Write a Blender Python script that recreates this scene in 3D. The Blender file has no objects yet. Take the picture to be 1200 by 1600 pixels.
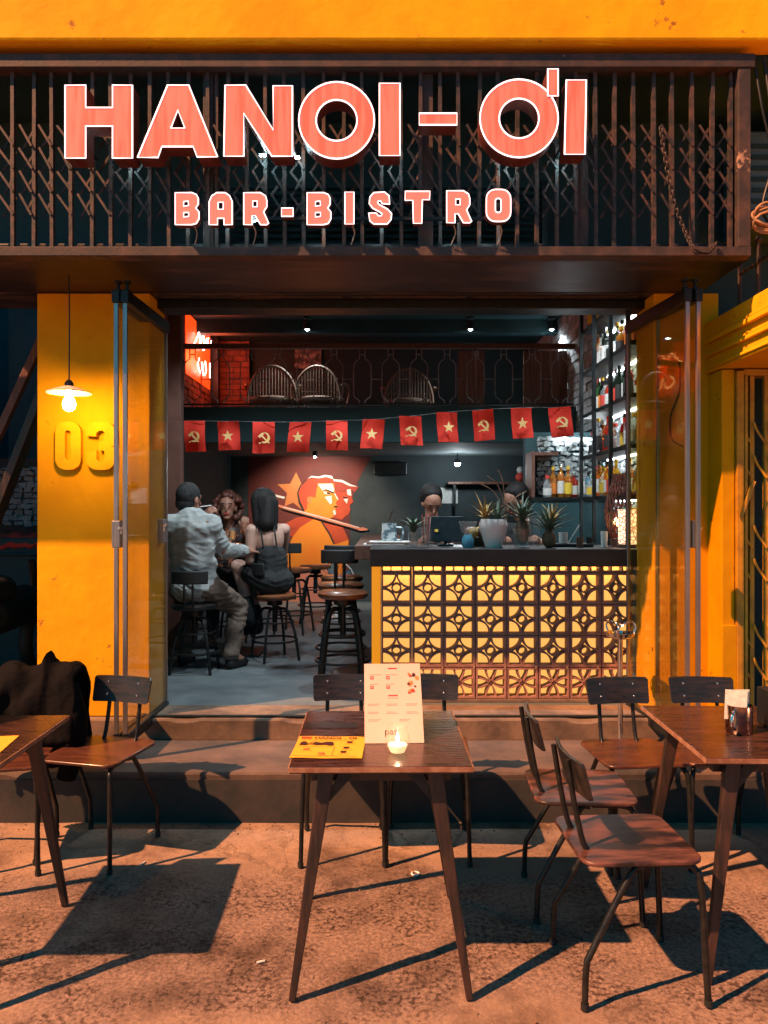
import bpy, bmesh, math, random
from mathutils import Vector, Matrix, Euler
R = math.radians
random.seed(7)
SC = bpy.context.scene
COL = SC.collection

# ---------------------------------------------------------------- camera, sky, street light, exposure
CAMZ = 1.55
cam_d = bpy.data.cameras.new('camera'); cam = bpy.data.objects.new('camera', cam_d); COL.objects.link(cam)
cam.location = (0, 0, CAMZ); cam.rotation_euler = (R(90), 0, 0)
cam_d.sensor_fit = 'VERTICAL'; cam_d.sensor_height = 32; cam_d.lens = 24; cam_d.shift_y = -0.003
cam_d.clip_start = 0.05; cam_d.clip_end = 300
SC.camera = cam
world = bpy.data.worlds.new('World'); SC.world = world; world.use_nodes = True
wn = world.node_tree.nodes; wl = world.node_tree.links
bg = wn['Background']
SUN_DIR = Vector((0.60, 0.34, -0.73)).normalized()          # the street lamp's light, from the left behind the camera
sky = wn.new('ShaderNodeTexSky'); sky.sky_type = 'NISHITA'; sky.sun_disc = False
sky.sun_elevation = math.asin(-SUN_DIR.z); sky.sun_rotation = math.atan2(-SUN_DIR.x, -SUN_DIR.y)
tint = wn.new('ShaderNodeMix'); tint.data_type = 'RGBA'; tint.blend_type = 'MULTIPLY'; tint.inputs[0].default_value = 1
tint.inputs[7].default_value = (0.01, 0.58, 0.70, 1)
wl.new(sky.outputs[0], tint.inputs[6]); wl.new(tint.outputs[2], bg.inputs[0])
bg.inputs[1].default_value = 0.052
sun_d = bpy.data.lights.new('street_light', 'SUN'); sun = bpy.data.objects.new('street_light', sun_d); COL.objects.link(sun)
sun_d.energy = 5.0; sun_d.angle = R(0.7); sun_d.color = (1.0, 0.43, 0.19)
sun.rotation_euler = SUN_DIR.to_track_quat('-Z', 'Y').to_euler(); sun.location = (-6, -3, 8)
SC.view_settings.view_transform = 'Standard'; SC.view_settings.look = 'None'
SC.view_settings.exposure = 1.15; SC.view_settings.gamma = 1
SC.render.engine = 'CYCLES'; SC.cycles.use_denoising = True
SC.cycles.max_bounces = 5; SC.cycles.diffuse_bounces = 1; SC.cycles.glossy_bounces = 3; SC.cycles.transparent_max_bounces = 24
SC.cycles.caustics_reflective = False; SC.cycles.caustics_refractive = False
SC.cycles.sample_clamp_indirect = 4

def W(px, py, d):                                            # photo position at a known distance -> place in metres
    return Vector(((px - 600) * d / 1200, d, CAMZ - (py - 795) * d / 1200))

# ---------------------------------------------------------------- materials
def s2l(c):
    return tuple(((v / 255) / 12.92 if v / 255 <= 0.04045 else ((v / 255 + 0.055) / 1.055) ** 2.4) for v in c)

MATS = {}
def pm(name, c1, c2=None, scale=6, rough=0.6, metal=0.0, bump=0.0, bscale=40, stretch=(1, 1, 1), spec=0.5,
       emis=None, estr=0.0, lo=0.38, hi=0.62, rvar=0.12, coat=0.0, dist=0.004, trans=0.0, spots=None):
    m = bpy.data.materials.new(name); m.use_nodes = True
    n = m.node_tree.nodes; l = m.node_tree.links; b = n['Principled BSDF']
    b.inputs['Base Color'].default_value = (*c1, 1); b.inputs['Roughness'].default_value = rough
    b.inputs['Metallic'].default_value = metal; b.inputs['Specular IOR Level'].default_value = spec
    if coat: b.inputs['Coat Weight'].default_value = coat; b.inputs['Coat Roughness'].default_value = 0.12
    if trans: b.inputs['Transmission Weight'].default_value = trans
    if emis: b.inputs['Emission Color'].default_value = (*emis, 1); b.inputs['Emission Strength'].default_value = estr
    if c2 or bump:
        tc = n.new('ShaderNodeTexCoord'); oi = n.new('ShaderNodeObjectInfo')
        ad = n.new('ShaderNodeVectorMath'); ad.operation = 'ADD'
        mu = n.new('ShaderNodeMath'); mu.operation = 'MULTIPLY'; mu.inputs[1].default_value = 13
        l.new(oi.outputs['Random'], mu.inputs[0]); l.new(tc.outputs['Object'], ad.inputs[0]); l.new(mu.outputs[0], ad.inputs[1])
        mp = n.new('ShaderNodeMapping'); mp.inputs['Scale'].default_value = stretch; l.new(ad.outputs[0], mp.inputs[0])
        nz = n.new('ShaderNodeTexNoise'); nz.inputs['Scale'].default_value = scale; nz.inputs['Detail'].default_value = 8
        nz.inputs['Roughness'].default_value = 0.62; l.new(mp.outputs[0], nz.inputs['Vector'])
        if c2:
            cr = n.new('ShaderNodeValToRGB'); cr.color_ramp.elements[0].position = lo; cr.color_ramp.elements[1].position = hi
            cr.color_ramp.elements[0].color = (*c1, 1); cr.color_ramp.elements[1].color = (*c2, 1)
            l.new(nz.outputs['Fac'], cr.inputs[0]); l.new(cr.outputs[0], b.inputs['Base Color'])
            if spots:                                        # chips and grime marks: (colour, scale, threshold)
                sc_, ss, th = spots
                n3 = n.new('ShaderNodeTexNoise'); n3.inputs['Scale'].default_value = ss; n3.inputs['Detail'].default_value = 9; n3.inputs['Roughness'].default_value = 0.68; l.new(mp.outputs[0], n3.inputs['Vector'])
                m3 = n.new('ShaderNodeMapRange'); m3.inputs[1].default_value = th; m3.inputs[2].default_value = th + 0.035; l.new(n3.outputs['Fac'], m3.inputs[0])
                x3 = n.new('ShaderNodeMix'); x3.data_type = 'RGBA'; l.new(m3.outputs[0], x3.inputs[0]); l.new(cr.outputs[0], x3.inputs[6]); x3.inputs[7].default_value = (*sc_, 1); l.new(x3.outputs[2], b.inputs['Base Color'])
        rr = n.new('ShaderNodeMapRange'); rr.inputs['To Min'].default_value = max(0.02, rough - rvar); rr.inputs['To Max'].default_value = min(1, rough + rvar)
        l.new(nz.outputs['Fac'], rr.inputs[0]); l.new(rr.outputs[0], b.inputs['Roughness'])
        if bump:
            n2 = n.new('ShaderNodeTexNoise'); n2.inputs['Scale'].default_value = bscale; n2.inputs['Detail'].default_value = 6
            l.new(mp.outputs[0], n2.inputs['Vector'])
            bp = n.new('ShaderNodeBump'); bp.inputs['Strength'].default_value = bump; bp.inputs['Distance'].default_value = dist
            l.new(n2.outputs['Fac'], bp.inputs['Height']); l.new(bp.outputs[0], b.inputs['Normal'])
    MATS[name] = m
    return m

def emit(name, c, s):
    m = bpy.data.materials.new(name); m.use_nodes = True
    n = m.node_tree.nodes; b = n['Principled BSDF']
    b.inputs['Base Color'].default_value = (*[min(1, v * 0.8) for v in c], 1); b.inputs['Roughness'].default_value = 0.4
    b.inputs['Emission Color'].default_value = (*c, 1); b.inputs['Emission Strength'].default_value = s
    MATS[name] = m
    return m

def thin_glass(name, tintc=(0.93, 0.97, 0.95), rough=0.02, dirt=0.03, dirtc=(0.6, 0.6, 0.55)):
    m = bpy.data.materials.new(name); m.use_nodes = True
    n = m.node_tree.nodes; l = m.node_tree.links
    n.remove(n['Principled BSDF']); out = n['Material Output']
    tr = n.new('ShaderNodeBsdfTransparent'); tr.inputs[0].default_value = (*tintc, 1)
    gl = n.new('ShaderNodeBsdfGlossy'); gl.inputs['Roughness'].default_value = rough
    lw = n.new('ShaderNodeLayerWeight'); lw.inputs[0].default_value = 0.5
    pw = n.new('ShaderNodeMath'); pw.operation = 'POWER'; pw.inputs[1].default_value = 5; l.new(lw.outputs['Facing'], pw.inputs[0])
    fr = n.new('ShaderNodeMath'); fr.operation = 'MULTIPLY_ADD'; fr.inputs[1].default_value = 0.9; fr.inputs[2].default_value = 0.035; l.new(pw.outputs[0], fr.inputs[0])
    mx = n.new('ShaderNodeMixShader'); l.new(fr.outputs[0], mx.inputs[0]); l.new(tr.outputs[0], mx.inputs[1]); l.new(gl.outputs[0], mx.inputs[2])
    df = n.new('ShaderNodeBsdfDiffuse'); df.inputs[0].default_value = (*dirtc, 1)
    nz = n.new('ShaderNodeTexNoise'); nz.inputs['Scale'].default_value = 5; nz.inputs['Detail'].default_value = 7
    tc = n.new('ShaderNodeTexCoord'); l.new(tc.outputs['Object'], nz.inputs['Vector'])
    mr = n.new('ShaderNodeMapRange'); mr.inputs[1].default_value = 0.35; mr.inputs[2].default_value = 0.8
    mr.inputs[3].default_value = dirt * 0.3; mr.inputs[4].default_value = dirt * 2; l.new(nz.outputs['Fac'], mr.inputs[0])
    m2 = n.new('ShaderNodeMixShader'); l.new(mr.outputs[0], m2.inputs[0]); l.new(mx.outputs[0], m2.inputs[1]); l.new(df.outputs[0], m2.inputs[2])
    l.new(m2.outputs[0], out.inputs[0])
    MATS[name] = m
    return m

YEL = pm('yellow_plaster', (0.92, 0.48, 0.008), (0.80, 0.385, 0.008), scale=2.4, spots=((0.34, 0.15, 0.03), 7, 0.645), rough=0.72, bump=0.5, bscale=9, dist=0.010, spec=0.12)
YELD = pm('weathered_yellow_plaster', (0.86, 0.44, 0.010), (0.60, 0.28, 0.02), scale=2.2, rough=0.8, spec=0.12, spots=((0.20, 0.09, 0.03), 7, 0.64), bump=0.35, bscale=16, lo=0.5, hi=0.78)
YELN = pm('yellow_number_paint', (0.90, 0.52, 0.010), (0.80, 0.42, 0.01), scale=6, rough=0.7, spec=0.15, bump=0.3, bscale=30, spots=((0.35, 0.16, 0.03), 14, 0.66))
BASEP = pm('plinth_plaster', (0.24, 0.16, 0.11), (0.10, 0.07, 0.055), scale=4, rough=0.85, bump=0.4, bscale=30)
RUST = pm('rusty_brown_paint', (0.034, 0.026, 0.026), (0.10, 0.054, 0.043), scale=9, rough=0.65, spots=((0.40, 0.24, 0.17), 5, 0.655), bump=0.3, bscale=60, lo=0.45, hi=0.72)
RUSTBAR = pm('grille_paint', (0.022, 0.024, 0.026), (0.11, 0.058, 0.046), scale=24, rough=0.6, bump=0.3, bscale=90, lo=0.4, hi=0.7)
SOFF = pm('soffit_paint', (0.024, 0.018, 0.019), (0.15, 0.10, 0.09), scale=3.2, rough=0.4, bump=0.35, bscale=12, stretch=(0.5, 2, 1), lo=0.52, hi=0.75)
DARK = pm('dark_teal_paint', (0.008, 0.045, 0.055), (0.014, 0.060, 0.070), scale=3, rough=0.7, bump=0.2, bscale=20)
DARKG = pm('black_steel', (0.008, 0.014, 0.016), (0.018, 0.024, 0.026), scale=20, rough=0.38, metal=0.3)
TUBE = pm('chair_tube_steel', (0.016, 0.020, 0.022), (0.035, 0.036, 0.036), scale=30, rough=0.36, metal=0.6)
ALU = pm('aluminium_edge', (0.42, 0.40, 0.40), (0.30, 0.29, 0.30), scale=10, rough=0.34, metal=0.85, stretch=(6, 6, 0.4))
CHROME = pm('chrome', (0.75, 0.76, 0.78), rough=0.10, metal=1.0)
WOODT = pm('table_wood', (0.014, 0.008, 0.008), (0.085, 0.033, 0.024), scale=4, rough=0.28, bump=0.18, bscale=26, stretch=(2, 14, 2), lo=0.35, hi=0.7, coat=0.25)
WOODTX = pm('table_wood_crosswise', (0.050, 0.020, 0.013), (0.125, 0.050, 0.030), scale=5, rough=0.33, bump=0.18, bscale=26, stretch=(14, 2, 2), lo=0.35, hi=0.7, coat=0.25)
EDGE = pm('worn_wood_edge', (0.20, 0.085, 0.05), (0.34, 0.19, 0.12), scale=20, rough=0.6)
PLYS = pm('plywood_seat', (0.024, 0.010, 0.009), (0.14, 0.048, 0.027), scale=4, rough=0.36, bump=0.12, bscale=30, stretch=(1.5, 10, 2), lo=0.3, hi=0.72, coat=0.2)
PLYW = pm('worn_plywood_seat', (0.014, 0.009, 0.010), (0.14, 0.058, 0.044), scale=3.2, rough=0.42, bump=0.25, bscale=22, stretch=(6, 1.5, 2), lo=0.42, hi=0.60, rvar=0.2)
PLYB = pm('dark_plywood', (0.010, 0.012, 0.013), (0.026, 0.020, 0.019), scale=6, rough=0.34, bump=0.12, bscale=30, stretch=(2, 2, 10), coat=0.2)
LEGW = pm('table_leg_wood', (0.012, 0.012, 0.013), (0.050, 0.026, 0.021), scale=9, rough=0.42, stretch=(4, 4, 0.6), bump=0.2, bscale=40)
LEATH = pm('stool_seat_leather', (0.24, 0.085, 0.035), (0.13, 0.045, 0.022), scale=8, rough=0.3, coat=0.3)
WALLIN = pm('interior_dark_wall', (0.012, 0.045, 0.055), (0.022, 0.060, 0.068), scale=2, rough=0.8, bump=0.2, bscale=14)
GREYW = pm('grey_interior_wall', (0.050, 0.066, 0.072), (0.030, 0.043, 0.048), scale=2, rough=0.85, bump=0.15, bscale=14)
CEILG = pm('mezzanine_underside', (0.12, 0.15, 0.16), (0.09, 0.115, 0.12), scale=2, rough=0.8)
FLOORIN = pm('interior_concrete_floor', (0.16, 0.19, 0.20), (0.085, 0.105, 0.115), scale=2.6, rough=0.5, bump=0.15, bscale=25, lo=0.36, hi=0.66)
WBRICK = pm('whitewashed_brick', (0.55, 0.58, 0.58), (0.30, 0.33, 0.34), scale=9, rough=0.8, bump=0.4, bscale=40)
RBRICK = pm('red_brick', (0.30, 0.12, 0.08), (0.17, 0.07, 0.05), scale=10, rough=0.85, bump=0.4, bscale=40)
STRAPM = pm('lattice_paint', (0.016, 0.016, 0.017), (0.11, 0.052, 0.040), scale=24, rough=0.6, lo=0.42, hi=0.66)
MORT = pm('dark_mortar', (0.05, 0.05, 0.05), (0.08, 0.075, 0.07), scale=12, rough=0.9)
STONE = pm('pale_rough_stone', (0.42, 0.46, 0.47), (0.22, 0.26, 0.27), scale=11, rough=0.85, bump=0.6, bscale=30)
WOODIN = pm('interior_brown_wood', (0.10, 0.040, 0.028), (0.20, 0.085, 0.055), scale=5, rough=0.5, stretch=(8, 8, 0.7), bump=0.15, bscale=20)
POST = pm('brown_post_paint', (0.10, 0.040, 0.030), (0.14, 0.06, 0.042), scale=5, rough=0.55)
TILE = pm('clay_breeze_block', (0.40, 0.20, 0.16), (0.24, 0.12, 0.10), scale=14, rough=0.7, bump=0.3, bscale=60)
BACKLIT = emit('backlit_amber_panel', (1.0, 0.50, 0.12), 0.45)
BACKLIT2 = emit('backlit_pale_strip', (1.0, 0.62, 0.20), 9.0)
COUNT = pm('dark_counter_wood', (0.018, 0.016, 0.017), (0.035, 0.026, 0.024), scale=5, rough=0.4, stretch=(1, 6, 6), bump=0.1, bscale=30)
COUNTB = pm('brown_counter_wood', (0.11, 0.05, 0.036), (0.17, 0.08, 0.056), scale=8, rough=0.5, stretch=(6, 2, 2), bump=0.15, bscale=30)
PAPERW = pm('cream_paper', (0.66, 0.48, 0.41), (0.62, 0.45, 0.385), scale=3, rough=0.7)
PAPERY = pm('yellow_paper', (0.85, 0.46, 0.035), (0.80, 0.41, 0.03), scale=4, rough=0.65)
INK = pm('dark_ink', (0.045, 0.012, 0.012), rough=0.7)
INKG = pm('grey_ink', (0.34, 0.25, 0.22), rough=0.7)
INKR = pm('red_ink', (0.42, 0.05, 0.04), rough=0.7)
INKO = pm('orange_ink', (0.72, 0.22, 0.06), rough=0.7)
FLAGR = pm('red_flag_cloth', (0.74, 0.040, 0.022), (0.62, 0.030, 0.018), scale=8, rough=0.8, bump=0.2, bscale=200)
def translucent(m, amt):
    n = m.node_tree.nodes; l = m.node_tree.links; b = n['Principled BSDF']; t = n.new('ShaderNodeBsdfTranslucent')
    src = b.inputs['Base Color'].links[0].from_socket; l.new(src, t.inputs[0]); mx = n.new('ShaderNodeMixShader'); mx.inputs[0].default_value = amt
    l.new(b.outputs[0], mx.inputs[1]); l.new(t.outputs[0], mx.inputs[2]); l.new(mx.outputs[0], n['Material Output'].inputs[0])
FLAGC = pm('thin_red_flag_cloth', (0.88, 0.060, 0.034), (0.80, 0.050, 0.028), scale=8, rough=0.8, bump=0.2, bscale=200); translucent(FLAGC, 0.45)
FLAGY = pm('flag_yellow_print', (0.86, 0.62, 0.30), (0.82, 0.54, 0.18), scale=30, rough=0.8)
def sign_face():
    m = emit('sign_red_face', (0.93, 0.125, 0.075), 0.30); n = m.node_tree.nodes; l = m.node_tree.links; b = n['Principled BSDF']
    tc = n.new('ShaderNodeTexCoord'); mp = n.new('ShaderNodeMapping'); mp.inputs['Rotation'].default_value = (0, R(22), 0); mp.inputs['Scale'].default_value = (16, 1, 1.4); l.new(tc.outputs['Object'], mp.inputs[0])
    nz = n.new('ShaderNodeTexNoise'); nz.inputs['Scale'].default_value = 2.2; nz.inputs['Detail'].default_value = 3; l.new(mp.outputs[0], nz.inputs['Vector'])
    cr = n.new('ShaderNodeValToRGB'); e = cr.color_ramp.elements; e[0].position = 0.46; e[0].color = (0.98, 0.160, 0.112, 1); e[1].position = 0.62; e[1].color = (0.92, 0.11, 0.07, 1); l.new(nz.outputs['Fac'], cr.inputs[0])  # slanting reflection streaks painted into the letter colour
    l.new(cr.outputs[0], b.inputs['Emission Color']); l.new(cr.outputs[0], b.inputs['Base Color']); return m
SIGNF = sign_face()
SIGNS = pm('sign_letter_side', (0.085, 0.018, 0.016), (0.14, 0.035, 0.025), scale=9, rough=0.5)
SIGNW = emit('sign_white_edge_light', (1.0, 0.80, 0.80), 1.0)
BULB = emit('bulb_glow', (1.0, 0.47, 0.08), 125)
SPOTE = emit('ceiling_spot_glow', (0.80, 0.95, 1.0), 20)
LEDS = emit('shelf_led_strip', (0.92, 0.97, 1.0), 10)
FLAME = emit('candle_flame', (1.0, 0.58, 0.36), 42)
WAX = pm('candle_wax', (0.85, 0.72, 0.55), rough=0.5, emis=(1.0, 0.55, 0.25), estr=0.7)
ENAMEL = pm('white_enamel', (0.78, 0.66, 0.55), (0.70, 0.58, 0.48), scale=8, rough=0.35)
BLACKR = pm('black_rubber', (0.012, 0.013, 0.014), rough=0.6)
CABLE = pm('black_cable', (0.010, 0.013, 0.015), rough=0.5)
TAN = pm('tan_rope', (0.40, 0.22, 0.12), (0.28, 0.15, 0.08), scale=30, rough=0.8)
RATTAN = pm('rattan_cane', (0.16, 0.085, 0.05), (0.09, 0.05, 0.03), scale=30, rough=0.6)
GOLD = pm('gate_ochre_paint', (0.82, 0.42, 0.03), (0.55, 0.28, 0.04), scale=9, rough=0.55, bump=0.2, bscale=60)
GLASS = thin_glass('door_glass', (0.97, 0.97, 0.94), dirt=0.012)
GLASSG = thin_glass('green_tinted_glass', (0.93, 0.90, 0.72), dirt=0.02, dirtc=(0.45, 0.42, 0.2))
CUPG = thin_glass('cup_glass', (0.96, 0.97, 0.97), dirt=0.07, dirtc=(0.8, 0.8, 0.8))
CUPW = thin_glass('candle_holder_glass', (0.97, 0.95, 0.92), dirt=0.10, dirtc=(1.0, 0.8, 0.65))
SKIN = pm('skin', (0.40, 0.20, 0.135), (0.27, 0.12, 0.08), scale=22, rough=0.5)
SKINP = pm('pale_skin', (0.56, 0.34, 0.27), (0.50, 0.29, 0.22), scale=14, rough=0.5)
HAIRB = pm('black_hair', (0.006, 0.006, 0.007), (0.016, 0.014, 0.014), scale=60, rough=0.62, spec=0.25, stretch=(3, 3, 0.4), bump=0.5, bscale=120)
HAIRG = pm('greying_hair', (0.045, 0.048, 0.05), (0.010, 0.011, 0.012), scale=45, rough=0.7, spec=0.2, stretch=(3, 3, 0.6), bump=0.6, bscale=140)
HAIRR = pm('auburn_hair', (0.13, 0.035, 0.018), (0.05, 0.016, 0.012), scale=40, rough=0.5, bump=0.6, bscale=100)
SHIRT = pm('pale_linen_shirt', (0.40, 0.43, 0.43), (0.29, 0.32, 0.325), scale=9, rough=0.9, bump=0.7, bscale=5, stretch=(0.8, 0.8, 1.9), dist=0.04, spec=0.1)
TROUS = pm('beige_trousers', (0.17, 0.125, 0.10), (0.11, 0.082, 0.068), scale=10, rough=0.9, bump=0.55, bscale=7, stretch=(0.8, 0.8, 2), dist=0.025, spec=0.1)
BLKC = pm('black_cloth', (0.010, 0.012, 0.014), (0.020, 0.022, 0.024), scale=10, rough=0.85, bump=0.6, bscale=14, dist=0.012)
JACK = pm('dark_jacket_fabric', (0.003, 0.004, 0.005), (0.008, 0.007, 0.008), scale=7, rough=0.85, spec=0.08, bump=0.7, bscale=16, dist=0.015)
FLORAL = pm('dark_orange_print_cloth', (0.030, 0.016, 0.016), (0.40, 0.12, 0.04), scale=22, rough=0.8, lo=0.52, hi=0.6)
LEAF = pm('pineapple_leaf', (0.045, 0.085, 0.055), (0.10, 0.15, 0.10), scale=20, rough=0.5)
LEAFY = pm('dry_yellow_leaf', (0.50, 0.30, 0.07), (0.32, 0.20, 0.06), scale=20, rough=0.55)
PINE = pm('pineapple_skin', (0.14, 0.085, 0.04), (0.06, 0.06, 0.04), scale=40, rough=0.7, bump=0.8, bscale=60)
CERW = pm('white_ceramic', (0.86, 0.82, 0.80), (0.78, 0.74, 0.72), scale=3, rough=0.22)

# ---------------------------------------------------------------- mesh collector
class MB:
    def __init__(s): s.v = []; s.f = []; s.mi = []
    def add(s, vs, fs, mi=0):
        k = len(s.v); s.v += [tuple(v) for v in vs]; s.f += [tuple(i + k for i in f) for f in fs]; s.mi += [mi] * len(fs); return s
    def box(s, x0, x1, y0, y1, z0, z1, mi=0):
        vs = [(x0, y0, z0), (x1, y0, z0), (x1, y1, z0), (x0, y1, z0), (x0, y0, z1), (x1, y0, z1), (x1, y1, z1), (x0, y1, z1)]
        return s.add(vs, [(0, 3, 2, 1), (4, 5, 6, 7), (0, 1, 5, 4), (1, 2, 6, 5), (2, 3, 7, 6), (3, 0, 4, 7)], mi)
    def obox(s, c, size, rot=(0, 0, 0), mi=0):
        M = Euler(rot).to_matrix(); c = Vector(c); h = [v / 2 for v in size]
        vs = [c + M @ Vector((sx * h[0], sy * h[1], sz * h[2])) for sz in (-1, 1) for sx, sy in ((-1, -1), (1, -1), (1, 1), (-1, 1))]
        return s.add(vs, [(0, 3, 2, 1), (4, 5, 6, 7), (0, 1, 5, 4), (1, 2, 6, 5), (2, 3, 7, 6), (3, 0, 4, 7)], mi)
    def bar(s, a, b, w, h, up=(0, 0, 1), w2=None, h2=None, mi=0):
        a = Vector(a); b = Vector(b); d = (b - a).normalized(); u = Vector(up)
        if abs(d.dot(u)) > 0.98: u = Vector((0, 1, 0))
        x = d.cross(u).normalized(); y = x.cross(d).normalized()
        w2 = w2 or w; h2 = h2 or h; vs = []
        for p, ww, hh in ((a, w, h), (b, w2, h2)):
            vs += [p + x * sx * ww / 2 + y * sy * hh / 2 for sx, sy in ((-1, -1), (1, -1), (1, 1), (-1, 1))]
        return s.add(vs, [(0, 1, 2, 3), (7, 6, 5, 4), (0, 4, 5, 1), (1, 5, 6, 2), (2, 6, 7, 3), (3, 7, 4, 0)], mi)
    def tube(s, pts, r, n=8, closed=False, mi=0, caps=True):
        pts = [Vector(p) for p in pts]; m = len(pts); rings = []; prev = None
        rs = r if isinstance(r, (list, tuple)) else [r] * m
        for i, p in enumerate(pts):
            if closed: d = pts[(i + 1) % m] - pts[i - 1]
            else: d = pts[min(i + 1, m - 1)] - pts[max(i - 1, 0)]
            d.normalize()
            if prev is None:
                u = Vector((0, 0, 1)) if abs(d.z) < 0.9 else Vector((1, 0, 0))
                x = d.cross(u).normalized()
            else:
                x = (prev - d * prev.dot(d)); x = x.normalized() if x.length > 1e-6 else d.orthogonal().normalized()
            prev = x; y = d.cross(x)
            rings.append([p + (x * math.cos(2 * math.pi * k / n) + y * math.sin(2 * math.pi * k / n)) * rs[i] for k in range(n)])
        vs = [v for rg in rings for v in rg]; fs = []
        for i in range(m if closed else m - 1):
            j = (i + 1) % m
            for k in range(n):
                fs.append((i * n + k, i * n + (k + 1) % n, j * n + (k + 1) % n, j * n + k))
        if not closed and caps: fs += [tuple(range(n - 1, -1, -1)), tuple((m - 1) * n + k for k in range(n))]
        return s.add(vs, fs, mi)
    def lathe(s, prof, c=(0, 0, 0), n=20, mi=0, caps=True):
        c = Vector(c); vs = []; fs = []
        for r, z in prof:
            vs += [c + Vector((max(r, 1e-4) * math.cos(2 * math.pi * k / n), max(r, 1e-4) * math.sin(2 * math.pi * k / n), z)) for k in range(n)]
        for i in range(len(prof) - 1):
            for k in range(n):
                fs.append((i * n + k, i * n + (k + 1) % n, (i + 1) * n + (k + 1) % n, (i + 1) * n + k))
        if caps: fs += [tuple(range(n - 1, -1, -1)), tuple((len(prof) - 1) * n + k for k in range(n))]
        return s.add(vs, fs, mi)
    def sphere(s, c, r, n=12, m=8, rot=None, mi=0):
        c = Vector(c); r = Vector(r) if hasattr(r, '__len__') else Vector((r, r, r)); M = Euler(rot).to_matrix() if rot else Matrix.Identity(3)
        vs = [c + M @ Vector((0, 0, -r.z))]; fs = []
        for i in range(1, m):
            a = -math.pi / 2 + math.pi * i / m
            vs += [c + M @ Vector((r.x * math.cos(a) * math.cos(2 * math.pi * k / n), r.y * math.cos(a) * math.sin(2 * math.pi * k / n), r.z * math.sin(a))) for k in range(n)]
        vs.append(c + M @ Vector((0, 0, r.z)))
        for k in range(n): fs.append((0, 1 + (k + 1) % n, 1 + k))
        for i in range(m - 2):
            for k in range(n):
                a = 1 + i * n + k; b = 1 + i * n + (k + 1) % n; fs.append((a, b, b + n, a + n))
        t = len(vs) - 1; o = 1 + (m - 2) * n
        for k in range(n): fs.append((o + k, o + (k + 1) % n, t))
        return s.add(vs, fs, mi)
    def capsule(s, a, ra, b, rb, n=12):
        a = Vector(a); b = Vector(b); d = (b - a).normalized(); pts = []; rs = []
        for k in range(5):
            t = math.pi / 2 * k / 5; pts.append(a - d * ra * math.cos(t)); rs.append(max(ra * math.sin(t), ra * 0.03))
        pts += [a, b]; rs += [ra, rb]
        for k in range(4, -1, -1):
            t = math.pi / 2 * k / 5; pts.append(b + d * rb * math.cos(t)); rs.append(max(rb * math.sin(t), rb * 0.03))
        return s.tube(pts, rs, n)
    def prism(s, poly, y0, y1, mi=0):                       # polygon in x,z pushed from y0 (front) to y1
        n = len(poly)
        ar = sum(poly[i][0] * poly[(i + 1) % n][1] - poly[(i + 1) % n][0] * poly[i][1] for i in range(n))
        if ar < 0: poly = poly[::-1]
        vs = [(x, y0, z) for x, z in poly] + [(x, y1, z) for x, z in poly]
        fs = [tuple(range(n)), tuple(range(2 * n - 1, n - 1, -1))] + [((i + 1) % n, i, n + i, n + (i + 1) % n) for i in range(n)]
        return s.add(vs, fs, mi)
    def mesh(s, name, mats, smooth=None):
        me = bpy.data.meshes.new(name); me.from_pydata(s.v, [], s.f); me.update()
        for m in (mats if isinstance(mats, (list, tuple)) else [mats]): me.materials.append(m)
        if any(s.mi): me.polygons.foreach_set('material_index', s.mi)
        if smooth:
            me.polygons.foreach_set('use_smooth', [True] * len(me.polygons)); me.set_sharp_from_angle(angle=R(smooth))
        return me
    def build(s, name, mats, parent=None, smooth=None, bevel=0, loc=None):
        o = bpy.data.objects.new(name, s.mesh(name, mats, smooth)); COL.objects.link(o)
        if parent: o.parent = parent
        if loc: o.location = loc
        if bevel:
            bm = o.modifiers.new('edge', 'BEVEL'); bm.width = bevel; bm.segments = 2; bm.limit_method = 'ANGLE'; bm.angle_limit = R(40)
        return o

def tag(o, label=None, cat=None, group=None, kind=None):
    if label: o['label'] = label
    if cat: o['category'] = cat
    if group: o['group'] = group
    if kind: o['kind'] = kind
    return o
def thing(name, label, cat, loc=(0, 0, 0), rz=0, group=None):
    o = bpy.data.objects.new(name, None); o.empty_display_size = 0.1; COL.objects.link(o)
    o.location = loc; o.rotation_euler = (0, 0, rz)
    return tag(o, label, cat, group)
def dup(root, loc, rz, label, parent=None, scale=None):
    r = root.copy(); COL.objects.link(r); r.location = loc; r.rotation_euler = (0, 0, rz); r['label'] = label
    if scale: r.scale = scale
    for ch in list(root.children):
        c = ch.copy(); COL.objects.link(c); c.parent = r
        for g in list(ch.children):
            d = g.copy(); COL.objects.link(d); d.parent = c
    return r
def arc(c, r, a0, a1, n):
    return [(c[0] + r * math.cos(R(a0 + (a1 - a0) * i / n)), c[1] + r * math.sin(R(a0 + (a1 - a0) * i / n))) for i in range(n + 1)]
def smoothpath(pts, k=6):                                    # Catmull-Rom through points
    pts = [Vector(p) for p in pts]; out = []
    for i in range(len(pts) - 1):
        p0 = pts[max(i - 1, 0)]; p1 = pts[i]; p2 = pts[i + 1]; p3 = pts[min(i + 2, len(pts) - 1)]
        for j in range(k):
            t = j / k
            out.append(0.5 * ((2 * p1) + (p2 - p0) * t + (2 * p0 - 5 * p1 + 4 * p2 - p3) * t * t + (3 * p1 - p0 - 3 * p2 + p3) * t ** 3))
    out.append(pts[-1]); return out
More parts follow.
